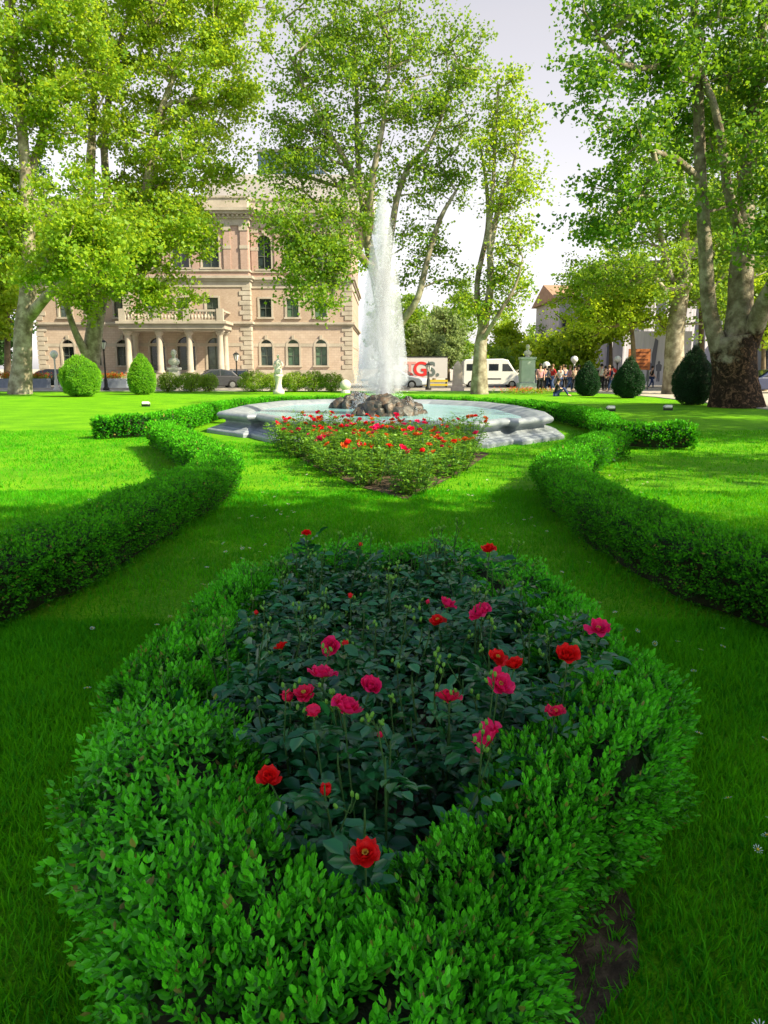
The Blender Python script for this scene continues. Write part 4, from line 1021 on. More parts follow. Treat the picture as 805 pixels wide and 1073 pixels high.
def stem_mesh(mb, pts, rads, seg=14, lump=.10, seed=0, flare=True):
    pts = [np.array(p) for p in pts]
    # resample smooth
    out, rr = [], []
    n = len(pts)
    for i in range(n - 1):
        p0 = pts[i-1] if i else 2*pts[0]-pts[1]; p1, p2 = pts[i], pts[i+1]; p3 = pts[i+2] if i + 2 < n else 2*pts[-1]-pts[-2]
        k = max(2, int(np.linalg.norm(p2 - p1) / .5))
        for j in range(k):
            t = j / k; out.append(.5 * ((2*p1) + (-p0+p2)*t + (2*p0-5*p1+4*p2-p3)*t*t + (-p0+3*p1-3*p2+p3)*t**3)); rr.append(rads[i] * (1 - t) + rads[i+1] * t)
    out.append(pts[-1]); rr.append(rads[-1])
    rings = []
    for i, (p, r) in enumerate(zip(out, rr)):
        t = unit((out[min(i+1, len(out)-1)] - out[max(i-1, 0)])[None])[0]
        X = unit(np.cross(t, [0, 1, 0.01])[None])[0]; Y = np.cross(t, X)
        ring = []
        for k in range(seg):
            a = 6.28318 * k / seg; d = X * math.cos(a) + Y * math.sin(a); q = p + d * r
            q = p + d * r * (1 + lump * noise((np.array([math.cos(a), math.sin(a), 0]) * 1.2 + q * .5 + seed)[None], 1.3)[0])
            if flare and i < 3: q = p + (q - p) * (1 + .22 * (3 - i) / 3 * (1 + .4 * math.sin(a * 5 + seed)))
            ring.append(mb.bm.verts.new(q))
        rings.append(ring)
    for a, b in zip(rings, rings[1:]):
        for k in range(seg): mb.bm.faces.new((a[k], a[(k+1) % seg], b[(k+1) % seg], b[k]))
    mb.bm.faces.new(rings[-1])
    return out, rr
LF = {s: (np.array([(0,0,0), (-.5, .16, .45), (-.22, -.02, .95), (.22, -.02, .95), (.5, .16, .45)]) * s) for s in (1,)}
LFF = np.array([(0, 1, 2, 2), ]) 
leaf_tV = np.array([(0,0,0), (-.48,.14,.5), (0,-.06,1.0), (.48,.14,.5)]); leaf_tF = np.array([(0, 1, 2, 3)])
def big_tree(name, label, Y, stems, lobes, leafm, barkm='bark', n_t=170, per=200, leaf=.17, cr=.75, cat='tree', group=None, dark_base=None, twig_r=.021, seed=1, dens_shell=.45, base=None):
    """stems: list of (points [(px,py,dy)], radii) drawn at distance Y; lobes: (px,py,rx,ry,dy) in the same measure"""
    rs = np.random.default_rng(seed)
    def W(px, py, dy=0): return np.array(ony(px, py, Y + dy))
    b0 = stems[0][0][0]; B = W(*b0); B[2] = GZ if base is None else base
    e = empty(name, tuple(B), label, cat, group)
    tb = MB(); nodes, par, fixed = [], [], []
    for si, (pts, rads) in enumerate(stems):
        w = [W(*p) for p in pts]
        if si == 0: w[0][2] = B[2] - .05
        w = [p - B for p in w]
        out, rr = stem_mesh(tb, w, rads, seg=18 if rads[0] > .4 else 10, seed=seed + si * 3.1, flare=(si == 0))
        prev = -1
        if si > 0 and nodes:
            prev = int(np.argmin([np.linalg.norm(np.array(n_) - out[0]) for n_ in nodes]))
        for p, r in zip(out, rr):
            nodes.append(np.array(p)); par.append(prev); fixed.append(r); prev = len(nodes) - 1
    trunk = tb.build('trunk', M[barkm], e, smooth=True)
    ns = len(nodes)
    # targets fill the crown's lobes
    L = []
    for l in lobes:
        px, py, rx, ry = l[:4]; dy = l[4] if len(l) > 4 else 0
        c = W(px, py, dy) - B; k = (Y + dy) / FPX; wt = (l[5] if len(l) > 5 else 1)
        L.append((c, rx * k, ry * k, (rx + ry) * .5 * k * .9, rx * ry * wt))
    tot = sum(l[4] for l in L); T = []
    for c, a, b_, d, w in L:
        for _ in range(max(3, int(n_t * w / tot))):
            v = unit(rs.normal(size=(1, 3)))[0] * (rs.random() ** dens_shell)
            T.append(c + v * np.array([a, d, b_]))
    T = np.array(T); T = T[T[:, 2] > 1.6]
    A0 = np.array(nodes)
    order = np.argsort([np.min(np.linalg.norm(A0 - t, axis=1)) for t in T])
    tipids = []
    NA = list(nodes)
    arr = np.array(NA)
    minz = .3 * max(p[2] for p in nodes)
    for ti in order:
        t = T[ti]; D = np.linalg.norm(arr - t, axis=1); dz = t[2] - arr[:, 2]
        cost = D + np.where(dz < .15 * D, 1.2 * (.15 * D - dz), 0) + np.where(arr[:, 2] < 2.2, 6, 0)
        j = int(np.argmin(cost)); a = arr[j]; d = D[j]; k = max(1, int(d / .8)); prev = j; new = []
        sag = np.array([0, 0, .10 * d]); wob = rs.normal(size=3) * .12 * d
        for q in range(1, k + 1):
            f = q / k; p = a + (t - a) * f + (sag + wob) * math.sin(f * math.pi)
            NA.append(p); par.append(prev); fixed.append(0); prev = len(NA) - 1; new.append(p)
        arr = np.concatenate([arr, np.array(new)]); tipids.append(prev)
    cnt = np.zeros(len(NA))
    for i in tipids:
        j = i
        while j >= 0: cnt[j] += 1; j = par[j]
    rad = twig_r * np.maximum(cnt, 1) ** .52
    ids = np.arange(ns, len(NA)); pr = np.array(par)[ids]
    Aa, Bb = arr[pr], arr[ids]; ra = np.where(pr < ns, rad[ids] * 1.25, rad[pr]); fx = np.array([fixed[i] for i in pr]); ra = np.where(pr < ns, np.minimum(ra, np.maximum(fx, .02)), ra)
    V, F = frusta((Aa, Bb, ra, np.minimum(rad[ids], ra)), 6)
    tag(link('limbs', np_mesh('limbs', V, F, smooth=True), M['bark' if barkm[:4] == 'bark' and barkm != 'bark_thin' else 'bark_thin'], trunk), kind='stuff')
    # leaf clumps at tips and on the outer twigs
    tips = arr[tipids]
    P, Nn = [], []
    for p in tips:
        n = int(per * (.5 + rs.random())); sz = cr * (.7 + .6 * rs.random())
        sub = p + rs.normal(size=(5, 3)) * sz * .55 * np.array([1, 1, .7]); ch = rs.integers(0, 5, n)
        q = sub[ch] + rs.normal(size=(n, 3)) * sz * .36 * np.array([1, 1, .6])
        P.append(q)
    P = np.concatenate(P); n = len(P)
    Z = rs.normal(size=(n, 3)); Z[:, 2] = Z[:, 2] * .5 - .3
    rot = frames(Z)
    # let most leaf faces turn upward to the light
    V, F, T2 = place(leaf_tV, leaf_tF, np.zeros(4), P, rot, leaf * (.6 + .8 * rs.random(n)), rs.normal(size=n) * .08)
    link('crown', np_mesh('crown', V, F, T2), M[leafm], e)
    return e
# --- left side
big_tree('plane_tree', 'tall plane tree with pale straight trunk at the left edge, low forked branch', 44,
    [([(22, 413, 0), (25, 350, 0), (30, 300, 0), (30, 240, 0), (26, 170, 0), (18, 90, 0), (8, 0, 0), (0, -80, 0)], [.58, .47, .42, .33, .28, .24, .18, .1]),
     ([(31, 332, 0), (48, 312, -1), (66, 294, -2), (85, 262, -3), (110, 225, -4)], [.34, .28, .2, .14, .08]),
     ([(24, 200, 0), (45, 140, 1), (52, 80, 2), (60, 10, 2)], [.24, .2, .16, .1])],
    [(20, -40, 80, 60), (70, 40, 60, 50), (-20, 60, 60, 70), (40, 110, 55, 45), (-10, 200, 50, 60), (75, 215, 45, 45, -4), (20, 250, 40, 30), (100, 250, 45, 40, -5), (60, 280, 40, 28, -4)],
    'leaf_sunny', n_t=360, per=160, leaf=.175, seed=11, group='plane trees round the lawn')
big_tree('plane_tree', 'broad plane tree with thick mottled trunk behind the round clipped bush', 50,
    [([(92, 410, 0), (96, 370, 0), (101, 335, 0), (106, 300, 0)], [.66, .56, .50, .44]),
     ([(102, 320, 0), (94, 220, 0), (96, 150, 0), (100, 60, 0), (100, -30, 0)], [.4, .33, .26, .18, .1]),
     ([(107, 312, 0), (113, 230, 0), (110, 140, 1), (125, 50, 1), (150, -30, 1)], [.36, .28, .22, .16, .1]),
     ([(92, 375, -.3), (80, 350, -1), (71, 325, -1.5), (60, 290, -2)], [.3, .22, .17, .12]),
     ([(110, 300, 0), (150, 210, -1), (166, 125, -1), (195, 50, -1)], [.4, .28, .2, .1])],
    [(150, 10, 95, 60), (235, 20, 50, 45), (210, 90, 55, 50), (120, 90, 60, 60), (190, 170, 50, 50, -2), (140, 190, 50, 50), (165, 250, 62, 42, -4), (110, 250, 50, 45, -3), (185, 225, 38, 38, -3),
     (130, 300, 45, 24, -4), (172, 312, 34, 20, -4), (62, 270, 40, 45), (90, 310, 30, 18, -3), (240, 110, 22, 30)],
    'leaf_sunny', n_t=520, per=165, leaf=.175, seed=12, group='plane trees round the lawn')
# --- middle
big_tree('plane_tree', 'large open crowned plane tree rising behind the water jet', 46,
    [([(404, 414, 0), (403, 370, 0), (400, 330, 0), (392, 285, 0)], [.45, .38, .32, .27]),
     ([(393, 290, 0), (386, 255, 0), (376, 195, 0), (341, 135, 0), (325, 105, 0), (305, 60, 0)], [.3, .27, .2, .15, .11, .06]),
     ([(378, 205, 0), (374, 150, 1), (374, 100, 1), (370, 30, 1)], [.17, .14, .11, .05]),
     ([(384, 240, 0), (393, 174, -1), (404, 115, -1), (410, 40, -1)], [.2, .17, .12, .05]),
     ([(401, 330, 0), (408, 260, 0), (417, 205, 0), (430, 172, 0), (448, 155, 0), (466, 112, 0), (478, 60, 0)], [.24, .2, .17, .15, .12, .08, .04]),
     ([(404, 372, 0), (420, 340, -.5), (438, 312, -1), (449, 268, -1), (461, 230, -1), (478, 200, -1)], [.24, .22, .19, .15, .13, .07])],
    [(335, 40, 55, 45), (395, 25, 60, 45), (455, 58, 50, 42), (305, 110, 38, 40), (365, 100, 55, 50), (430, 115, 50, 45), (485, 108, 30, 42), (482, 165, 26, 28), (310, 180, 40, 35), (370, 175, 50, 40), (450, 190, 40, 35),
     (310, 235, 36, 36, -3, 1.5), (345, 265, 36, 34, -3, 1.5), (335, 310, 24, 22, -4, 1.3), (365, 225, 26, 32, -2), (450, 245, 36, 24), (425, 290, 22, 20), (302, 165, 22, 30), (320, 290, 34, 26, -3, 1.6), (470, 290, 20, 20)],
    'leaf_mid', n_t=500, per=90, leaf=.16, cr=.8, seed=13, group='plane trees round the lawn')
big_tree('plane_tree', 'slender open plane tree in front of the white van', 44,
    [([(503, 413, 0), (503, 371, 0), (507, 341, 0), (514, 300, 0), (513, 243, 0), (517, 190, 0), (520, 120, 0), (523, 90, 0)], [.43, .36, .28, .2, .15, .11, .08, .04]),
     ([(506, 350, 0), (500, 300, .5), (511, 240, 1), (510, 195, 1), (503, 150, 1)], [.2, .15, .13, .1, .05]),
     ([(514, 260, 0), (523, 215, 0), (537, 178, 0), (545, 140, 0)], [.16, .14, .1, .05]),
     ([(504, 360, 0), (522, 330, -1), (540, 300, -1), (548, 270, -1)], [.14, .11, .08, .04])],
    [(525, 98, 24, 24), (543, 135, 22, 28), (515, 150, 20, 28), (548, 185, 18, 26), (525, 205, 22, 26), (535, 250, 20, 26), (524, 290, 22, 22), (500, 322, 22, 16), (542, 305, 16, 20)],
    'leaf_sunny', n_t=170, per=60, leaf=.15, cr=.62, seed=14, group='plane trees round the lawn')
# --- right side
Rt = big_tree('plane_tree', 'huge old plane tree with dark gnarled bole at the right edge', 29,
    [([(771, 430, 0), (770, 400, 0), (769, 370, 0), (768, 352, 0)], [.80, .72, .78, .74]),
     ([(757, 375, 0), (748, 345, 0), (742, 310, 0), (739, 250, 0), (734, 180, 0), (732, 100, 0), (729, 30, 0), (722, -60, 0)], [.36, .30, .26, .235, .21, .18, .14, .08]),
     ([(772, 362, 0), (776, 315, 0), (778, 260, 0), (783, 190, .5), (792, 100, 1), (800, 10, 1), (805, -60, 1)], [.55, .44, .38, .3, .24, .16, .08]),
     ([(785, 362, 0), (797, 325, -1), (815, 290, -2), (840, 240, -3)], [.38, .32, .25, .15]),
     ([(778, 250, 0), (762, 195, -.5), (757, 150, -.5), (746, 103, -.5), (733, 75, 0)], [.2, .17, .15, .13, .1]),
     ([(733, 188, 0), (709, 167, -1), (684, 158, -2), (655, 135, -3)], [.14, .12, .09, .05]),
     ([(731, 85, 0), (705, 68, -1), (670, 72, -2), (630, 60, -3)], [.14, .12, .09, .05])],
    [(640, 20, 52, 36, -2), (720, 10, 60, 45, -1), (790, 20, 60, 60, 0), (625, 85, 38, 26, -3), (690, 80, 50, 36, -1), (760, 90, 45, 45, 1), (835, 100, 50, 60), (660, 140, 42, 26, -3), (720, 140, 45, 40, 1),
     (800, 170, 45, 45, -2), (640, 190, 32, 20, -3), (690, 205, 42, 28, -2), (755, 215, 40, 34, 2), (815, 235, 40, 36, -3), (630, 240, 34, 20, -2), (850, 280, 40, 40, -3), (800, 262, 26, 18, -4)],
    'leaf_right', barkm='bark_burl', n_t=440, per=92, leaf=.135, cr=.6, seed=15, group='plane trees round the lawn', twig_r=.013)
big_tree('plane_tree', 'plane tree with burly pale trunk left of the huge right tree', 46,
    [([(707, 415, 0), (706, 380, 0), (708, 345, 0), (714, 305, 0), (718, 270, 0), (716, 220, 0), (712, 150, 0)], [.62, .55, .50, .40, .32, .24, .12]),
     ([(712, 320, 0), (700, 280, 0), (690, 240, 0), (672, 200, 0)], [.26, .2, .15, .08]), ([(717, 280, 0), (735, 240, 0), (750, 200, 0)], [.22, .16, .08])],
    [(700, 215, 50, 36), (650, 235, 36, 32), (750, 240, 50, 40), (640, 285, 38, 30, -2), (690, 285, 40, 28, -3), (745, 300, 42, 30), (615, 300, 24, 26), (790, 250, 45, 50), (690, 160, 40, 40), (760, 330, 30, 20)],
    'leaf_mid', n_t=200, per=120, leaf=.16, seed=16, group='plane trees round the lawn')
big_tree('young_tree', 'thin young tree behind the middle clipped cone on the right', 47,
    [([(664, 410, 0), (664, 370, 0), (661, 330, 0), (660, 290, 0), (662, 260, 0)], [.17, .14, .12, .09, .05])],
    [(640, 320, 36, 26), (680, 315, 36, 26), (660, 290, 36, 28), (622, 340, 26, 16), (690, 340, 28, 12), (600, 320, 22, 22)],
    'leaf_lime', barkm='bark_thin', n_t=110, per=110, leaf=.15, cr=.6, seed=17)

# --- trees beyond the street and park edge
def far_tree(px, Y, top, w, leafm, label, seed, base_py=None, n_t=60, per=190, low=.3, group='trees beyond the street', leaf=.26):
    zt_ = ony(px, top, Y).z; zb = .05; H = zt_ - zb; k = Y / FPX
    mid = [(px, py_of(zb + H * f, Y)) for f in (0, .25, .5, .8)]
    ls = []
    rs = np.random.default_rng(seed)
    for i in range(7):
        f = low + (1 - low) * (i + .5) / 7; ww = w * (1 - .55 * abs(f - .55) * 1.6)
        ls.append((px + rs.normal() * w * .22, py_of(zb + H * f, Y), ww * .62, H / k * (1 - low) / 7 * 1.6, rs.normal() * 1.5))
    r0 = .018 * H + .06
    big_tree('tree', label, Y, [([(a, b_, 0) for a, b_ in mid], [r0, r0 * .8, r0 * .6, r0 * .2])], ls, leafm, barkm='bark_thin', n_t=n_t, per=per, leaf=leaf, cr=.95, seed=seed, group=group, base=0.0)
def py_of(z, Y):
    ang = math.atan2(z - CAMH, Y) + PITCH
    return 536.5 - FPX * math.tan(ang)
ft_ = [
 (8, 62, 235, 34, 'leaf_lime', 'yellow green tree glowing behind the leftmost trunk'), (-25, 70, 80, 60, 'leaf_dark', 'tall dark tree at the far left behind the plane trunk'), (28, 92, 150, 34, 'leaf_dark', 'dark tree beside the left corner of the palace'),
 (-5, 66, 330, 22, 'leaf_dark', 'low dark tree left of the palace'),
 (432, 95, 318, 26, 'leaf_mid', 'rounded green tree right behind the spray of the jet'), (446, 82, 348, 16, 'leaf_pale', 'small silvery green tree above the white hoarding'), (470, 90, 328, 22, 'leaf_pale', 'pale feathery tree above the obelisk'),
 (486, 100, 300, 24, 'leaf_mid', 'green tree left behind the slender plane'), (530, 92, 338, 24, 'leaf_lime', 'lime green tree right behind the slender plane'), (556, 98, 352, 22, 'leaf_mid', 'low green tree behind the bust pedestal'),
 (548, 84, 366, 16, 'leaf_lime', 'short lime green tree behind the bust pedestal'), (585, 86, 340, 20, 'leaf_mid', 'green tree behind the crowd'), (604, 64, 352, 22, 'leaf_lime', 'lime tree shading the crowd'),
 (575, 66, 362, 17, 'leaf_lime', 'small lime green tree just left of the crowd'), (640, 62, 300, 36, 'leaf_lime', 'bright tree behind the thin young tree'), (735, 60, 230, 50, 'leaf_lime', 'bright yellow green tree glowing between the right trunks'),
 (800, 52, 300, 40, 'leaf_lime', 'bright green tree right of the huge plane'), (775, 70, 60, 60, 'leaf_lime', 'added bright tree standing in for the sunlit crown inside the huge plane'), (850, 56, 180, 60, 'leaf_right', 'tall tree beyond the right edge'),  # bright tree behind the huge plane: added to imitate its sunlit crown interior
 (515, 78, 372, 14, 'leaf_mid', 'small green tree behind the van roof'), (455, 105, 330, 30, 'leaf_mid', 'distant green tree behind the hoarding'), (410, 100, 320, 30, 'leaf_mid', 'distant green tree hidden by the jet'),
 (-95, 80, 250, 60, 'leaf_dark', 'dark tree outside the left edge beyond the street'), (-170, 84, 230, 60, 'leaf_mid', 'green tree well outside the left edge'), (930, 66, 240, 60, 'leaf_mid', 'green tree well outside the right edge'), (1020, 70, 220, 60, 'leaf_dark', 'dark tree well outside the right edge')]
for i, (px, Y, top, w, lm, lab) in enumerate(ft_):
    far_tree(px, Y, top, w, lm, lab, 40 + i, n_t=int(26 + w * 1.1), low=(.22 if lm != 'leaf_lime' else .35) if px < 610 else .55)
# --- trees just outside the frame on the right: they shade the near lawn
def shade_tree(x, y, h, r, seed, lab, n_t=120, per=160):
    rs = np.random.default_rng(seed); e = empty('plane_tree', (x, y, GZ), lab, 'tree', 'plane trees beside the near lawn')
    mb = MB(); tr, _ = stem_mesh(mb, [(0, 0, -.05), (.1, .1, h * .25), (-.1, .2, h * .5), (.2, 0, h * .85)], [.5, .4, .3, .1], seed=seed)
    t = mb.build('trunk', M['bark'], e, smooth=True)
    T = unit(rs.normal(size=(n_t, 3))) * rs.random((n_t, 1)) ** .5 * np.array([r, r, h * .32]) + np.array([0, 0, h * .64])
    trn = np.array(tr); k = np.array([int(np.argmin(np.linalg.norm(trn - q, axis=1) + np.where(trn[:, 2] > q[2] - .5, 4, 0))) for q in T])
    V, F = frusta((trn[k], T, np.full(n_t, .07), np.full(n_t, .02)), 5); tag(link('limbs', np_mesh('limbs', V, F, smooth=True), M['bark'], t), kind='stuff')
    P = np.repeat(T, per, 0) + rs.normal(size=(n_t * per, 3)) * np.array([.75, .75, .5])
    V, F, T2 = place(leaf_tV, leaf_tF, np.zeros(4), P, frames(rs.normal(size=P.shape)), .22 * (.6 + .8 * rs.random(len(P))))
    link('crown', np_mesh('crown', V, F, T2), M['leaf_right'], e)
shade_tree(13.5, -5.5, 17, 6.3, 71, 'plane tree with wide crown out of frame near the camera', 190)
shade_tree(13.2, -2.2, 15.5, 4.3, 72, 'plane tree with wide crown out of frame right of the near bed', 190)
shade_tree(8.5, -3.5, 12, 4.5, 73, 'smaller plane tree out of frame behind the right hedge', 120)
shade_tree(20.5, 13, 16, 4.6, 74, 'plane tree out of frame right of the right lawn', 90, 120)
shade_tree(20, 4.5, 20, 4, 77, 'second tall plane tree out of frame right of the lawn', 32, 110)
shade_tree(24, 22, 17, 5, 75, 'plane tree out of frame behind the right lawn', 90, 120)

# ================================================================== CLIPPED SHRUBS
def topiary(px, py, w_px, h_px, Y, m, label, shape, group, seed):
    k = Y / FPX; w = w_px * k / 2; h = h_px * k; rs = np.random.default_rng(seed)
    p = ony(px, 400, Y); e = empty('clipped_shrub', (p.x, Y, GZ), label, 'shrub', group)
    prof = {'cone': [(.30, .02), (.72, .10), (.96, .25), (1.0, .36), (.93, .50), (.76, .65), (.52, .79), (.27, .91), (.05, 1.0)],
            'ball': [(.4, .02), (.8, .12), (.98, .32), (1.0, .48), (.92, .64), (.66, .80), (.38, .91), (.08, 1.0)],
            'egg': [(.40, .02), (.8, .12), (.98, .28), (.98, .42), (.86, .58), (.66, .74), (.40, .88), (.06, 1.0)]}[shape]
    mb = MB(); mb.lathe([(r * w * .90, z * h * .98) for r, z in prof], 20); mb.build('branches', M['twig'], e, smooth=True)
    MB().tube([(0, 0, -.05), (0, 0, h * .2)], [.06, .05], 8).build('stem', M['bark_thin'], e)
    area = 3.1416 * w * h * 1.7; n = int(area * (900 if Y < 35 else 520)); zz = rs.random(n * 2)
    pr = np.interp(zz, [q[1] for q in prof], [q[0] for q in prof]); keep = rs.random(n * 2) < pr; zz, pr = zz[keep], pr[keep]; a = rs.random(len(zz)) * 6.283
    P = np.stack([pr * w * np.cos(a), pr * w * np.sin(a), zz * h], 1); nrm = P - np.array([0, 0, h * .42]); nrm[:, 2] *= .6; nrm = unit(nrm)
    P = P + nrm * (noise(P * 2 + seed, 1.6)[:, None] * .09 * w + (rs.random((len(P), 1)) - .5) * .06)
    Z = nrm + np.array([0, 0, .5]) + rs.normal(size=P.shape) * .4; parts = []
    V, F, T = place(*SPR_FAR[0], P, frames(Z), (1.1 if Y < 35 else 1.7) * (.7 + .6 * rs.random(len(P))), noise(P, 2) * .1)
    link('foliage', np_mesh('shrub_leaves', V, F, T), M[m], e)
G1, G2 = 'clipped shrubs before the palace', 'clipped yew cones on the right'
topiary(85, 0, 37, 42, 40, 'topiary_sunny', 'round clipped bright green bush at the foot of the thick left trunk', 'ball', G1, 1)
topiary(148.5, 0, 26, 40, 43, 'topiary_sunny', 'egg shaped bright green clipped bush left of the palace portico', 'egg', G1, 2)
topiary(727, 0, 39, 60, 31, 'topiary_shade_painted', 'largest clipped yew cone, shade painted into its green, beside the huge right trunk', 'cone', G2, 3)
topiary(659, 0, 29, 41, 38, 'topiary_shade_painted', 'middle sized clipped yew cone, shade painted into its green, before the thin young tree', 'cone', G2, 4)
topiary(616, 0, 23, 34, 41, 'topiary_shade_painted', 'smallest clipped yew cone, shade painted into its green, in front of the crowd', 'cone', G2, 5)
# loose flowering shrubs in front of the palace
def shrub(px, w_px, top, Y, m, label, seed, group='loose shrubs before the palace'):
    k = Y / FPX; w = w_px * k / 2; h = (ony(px, top, Y).z - GZ) * 1.12; rs = np.random.default_rng(seed); p = ony(px, 400, Y); e = empty('shrub', (p.x, Y, GZ), label, 'shrub', group)
    mb = MB()
    for q in range(12):
        a = rs.random() * 6.28; mb.tube([(0, 0, 0), (math.cos(a) * w * .4, math.sin(a) * w * .4, h * .5), (math.cos(a) * w * .7, math.sin(a) * w * .7, h * .85)], [.03, .02, .008], 5)
    mb.build('stems', M['bark_thin'], e)
    n = int(1300 * w * h); c = unit(rs.normal(size=(n, 3))) * (rs.random((n, 1)) ** .3) * np.array([w, w * .9, h * .5]) + np.array([0, 0, h * .5]); c += noise(c, 2)[:, None] * .06; c[:, 2] = np.abs(c[:, 2])
    Z = rs.normal(size=c.shape) * .6; Z[:, 2] += .8
    V, F, T = place(*SPR_FAR[1], c, frames(Z), 2.1 * (.7 + .6 * rs.random(n)), noise(c, 1.5) * .12)
    link('foliage', np_mesh('shrub_leaves', V, F, T), M[m], e)
M['spirea'] = leaf_mat('yellow_green_shrub_leaves', (.12, .24, .012), (.42, .55, .06), (.5, .7, .03), rough=.55, trans=.35, patch=1)
for i, (px, w, top, lab) in enumerate([(176, 24, 393, 'low arching yellow green shrub left of the portico bust'), (200, 34, 393, 'low arching yellow green shrub before the portico steps'), (219, 18, 394, 'small yellow green shrub left of the parked cars'),
     (266, 34, 391, 'bushy yellow green shrub right of the parked cars'), (288, 26, 393, 'bushy yellow green shrub at the foot of the garden statue'), (308, 26, 392, 'yellow green shrub just right of the garden statue'), (328, 26, 391, 'yellow green shrub before the palace right wing'), (347, 28, 393, 'yellow green shrub beside the jet')]):
    shrub(px, w, top, 48, 'spirea', lab, 90 + i)
# ================================================================== VEHICLES
M['glass_dark'] = rough_mat('car_glass', [(0, (.015, .02, .025))], rough=.08, spec=.8)
M['tyre'] = flat('tyre_rubber', (.015, .015, .015), rough=.8)
M['rim'] = flat('alloy', (.45, .45, .46), rough=.3, metal=.8)
M['headlight'] = flat('headlight_glass', (.7, .7, .7), rough=.1)
def car(loc, rz, colr, label, kind='car', cat='car', L=4.3, Wd=1.75, name='parked_car'):
    e = empty(name, loc, label, cat, 'parked cars' if cat == 'car' else None, rz)
    m = flat('car_paint_' + label.split()[0], colr, rough=.25, spec=.6, coat=.6)
    if kind == 'car':
        body = [(-L/2, .35), (-L/2 + .03, .75), (-L/2 + .25, .92), (-.75, .98), (.95, .98), (1.2, .95), (L/2 - .25, .82), (L/2, .62), (L/2, .32), (L/2 - .35, .22), (-L/2 + .3, .22)]
        cab = [(-1.75, .94), (-1.35, 1.32), (-.6, 1.46), (.25, 1.43), (1.05, .96)]
        gl = [(-1.5, 1.0), (-1.22, 1.28), (-.58, 1.38), (.2, 1.35), (.82, 1.0)]; H = 1.4; wx = (-1.3, 1.32)
    else:
        body = [(-L/2, .4), (-L/2 + .02, 2.35), (-L/2 + .2, 2.55), (1.0, 2.62), (1.5, 2.5), (2.15, 1.5), (2.35, 1.35), (L/2 - .1, 1.1), (L/2, .8), (L/2, .38), (L/2 - .3, .28), (-L/2 + .2, .28)]
        cab = None; wx = (-1.75, 1.9)
    mb = MB(); mb.prism([(x, z) for x, z in body], 'y', -Wd/2, Wd/2)
    b = mb.build('body', m, e, bevel=.07)
    if cab:
        mb = MB(); bm = mb.bm
        lo = [bm.verts.new((x, s * (Wd/2 - .06 - .28 * (z - .94)), z)) for s in (-1, 1) for x, z in cab]; n = len(cab)
        bm.faces.new(lo[:n]); bm.faces.new(lo[n:][::-1])
        for k in range(n): bm.faces.new((lo[k], lo[(k+1) % n], lo[n + (k+1) % n], lo[n + k]))
        mb.build('cabin', m, e, bevel=.05)
        for s in (-1, 1):
            mb = MB(); bm = mb.bm
            for q in (gl[:3] + [(-.5, 1.38), (-.5, 1.0)], [(-.42, 1.0), (-.42, 1.38)] + gl[3:]):
                v = [bm.verts.new((x, s * (Wd/2 - .045 - .28 * (z - .94)), z)) for x, z in q]; bm.faces.new(v)
            mb.build('side_window', M['glass_dark'], e)
        for (xa, za, xb, zb_), wn_ in (((1.08, 1.0, .32, 1.41), 'windscreen'), ((-1.78, 1.0, -1.40, 1.30), 'rear_window')):
            mb = MB(); bm = mb.bm
            v = [bm.verts.new((xa + (.02 if xa > 0 else -.02), -.66, za)), bm.verts.new((xa + (.02 if xa > 0 else -.02), .66, za)), bm.verts.new((xb + (.03 if xa > 0 else -.03), .58, zb_)), bm.verts.new((xb + (.03 if xa > 0 else -.03), -.58, zb_))]; bm.faces.new(v)
            mb.build(wn_, M['glass_dark'], e)
    else:
        for s in (-1, 1):
            for (x0, x1, z0, z1_) in ((-2.2, -1.2, 1.55, 2.15), (-.2, .65, 1.55, 2.15)):
                mb = MB(); mb.box(x0, x1, min(s * (Wd/2 + .002), s * (Wd/2 + .02)), max(s * (Wd/2 + .002), s * (Wd/2 + .02)), z0, z1_); mb.build('side_window', M['glass_dark'], e, bevel=.01)
            mb = MB(); v = [mb.bm.verts.new((x, s * (Wd/2 + .012), z)) for x, z in ((1.0, 1.5), (1.0, 2.15), (1.5, 2.15), (1.98, 1.5))]; mb.bm.faces.new(v); mb.build('door_window', M['glass_dark'], e)
            MB().box(-.9, 0.9, min(s * (Wd/2 + .002), s * (Wd/2 + .015)), max(s * (Wd/2 + .002), s * (Wd/2 + .015)), .75, .86).build('rubbing_strip', M['tyre'], e)
        mb = MB(); v = [mb.bm.verts.new(p) for p in ((1.56, -.8, 2.44), (1.56, .8, 2.44), (2.17, .88, 1.52), (2.17, -.88, 1.52))]; mb.bm.faces.new(v); mb.build('windscreen', M['glass_dark'], e)
    for x in wx:
        for s in (-1, 1):
            mb = MB(); mb.lathe([(.20, -.1), (.31, -.1), (.33, -.07), (.33, .07), (.31, .1), (.20, .1)], 20)
            w = mb.build('wheel', M['tyre'], e, loc=(x, s * (Wd/2 - .06), .33), rot=(R(90), 0, 0))
            mb = MB(); mb.lathe([(.03, .112), (.2, .105), (.2, -.105), (.03, -.112)], 12); mb.build('rim', M['rim'], w)
    for s in (-1, 1):
        MB().ball((L/2 - .1, s * (Wd/2 - .28), .68 if cab else .85), .11, 2, (1, 1.4, .8)).build('headlight', M['headlight'], e, smooth=True)
    return e
def gx(px, Y): return ony(px, 400, Y).x
car((gx(236, 62), 57.6, 0), R(200), (.05, .05, .06), 'black car parked side on before the portico steps')
car((gx(250, 62), 62.5, 0), R(95), (.02, .035, .06), 'dark blue car parked nose on beside the street lamp', L=4.2)
car((gx(63, 60), 60, 0), R(5), (.02, .03, .03), 'black car parked behind the pale thin lamp post')
car((gx(806, 48), 48, 0), R(185), (.02, .03, .08), 'navy car at the right edge behind the huge plane')
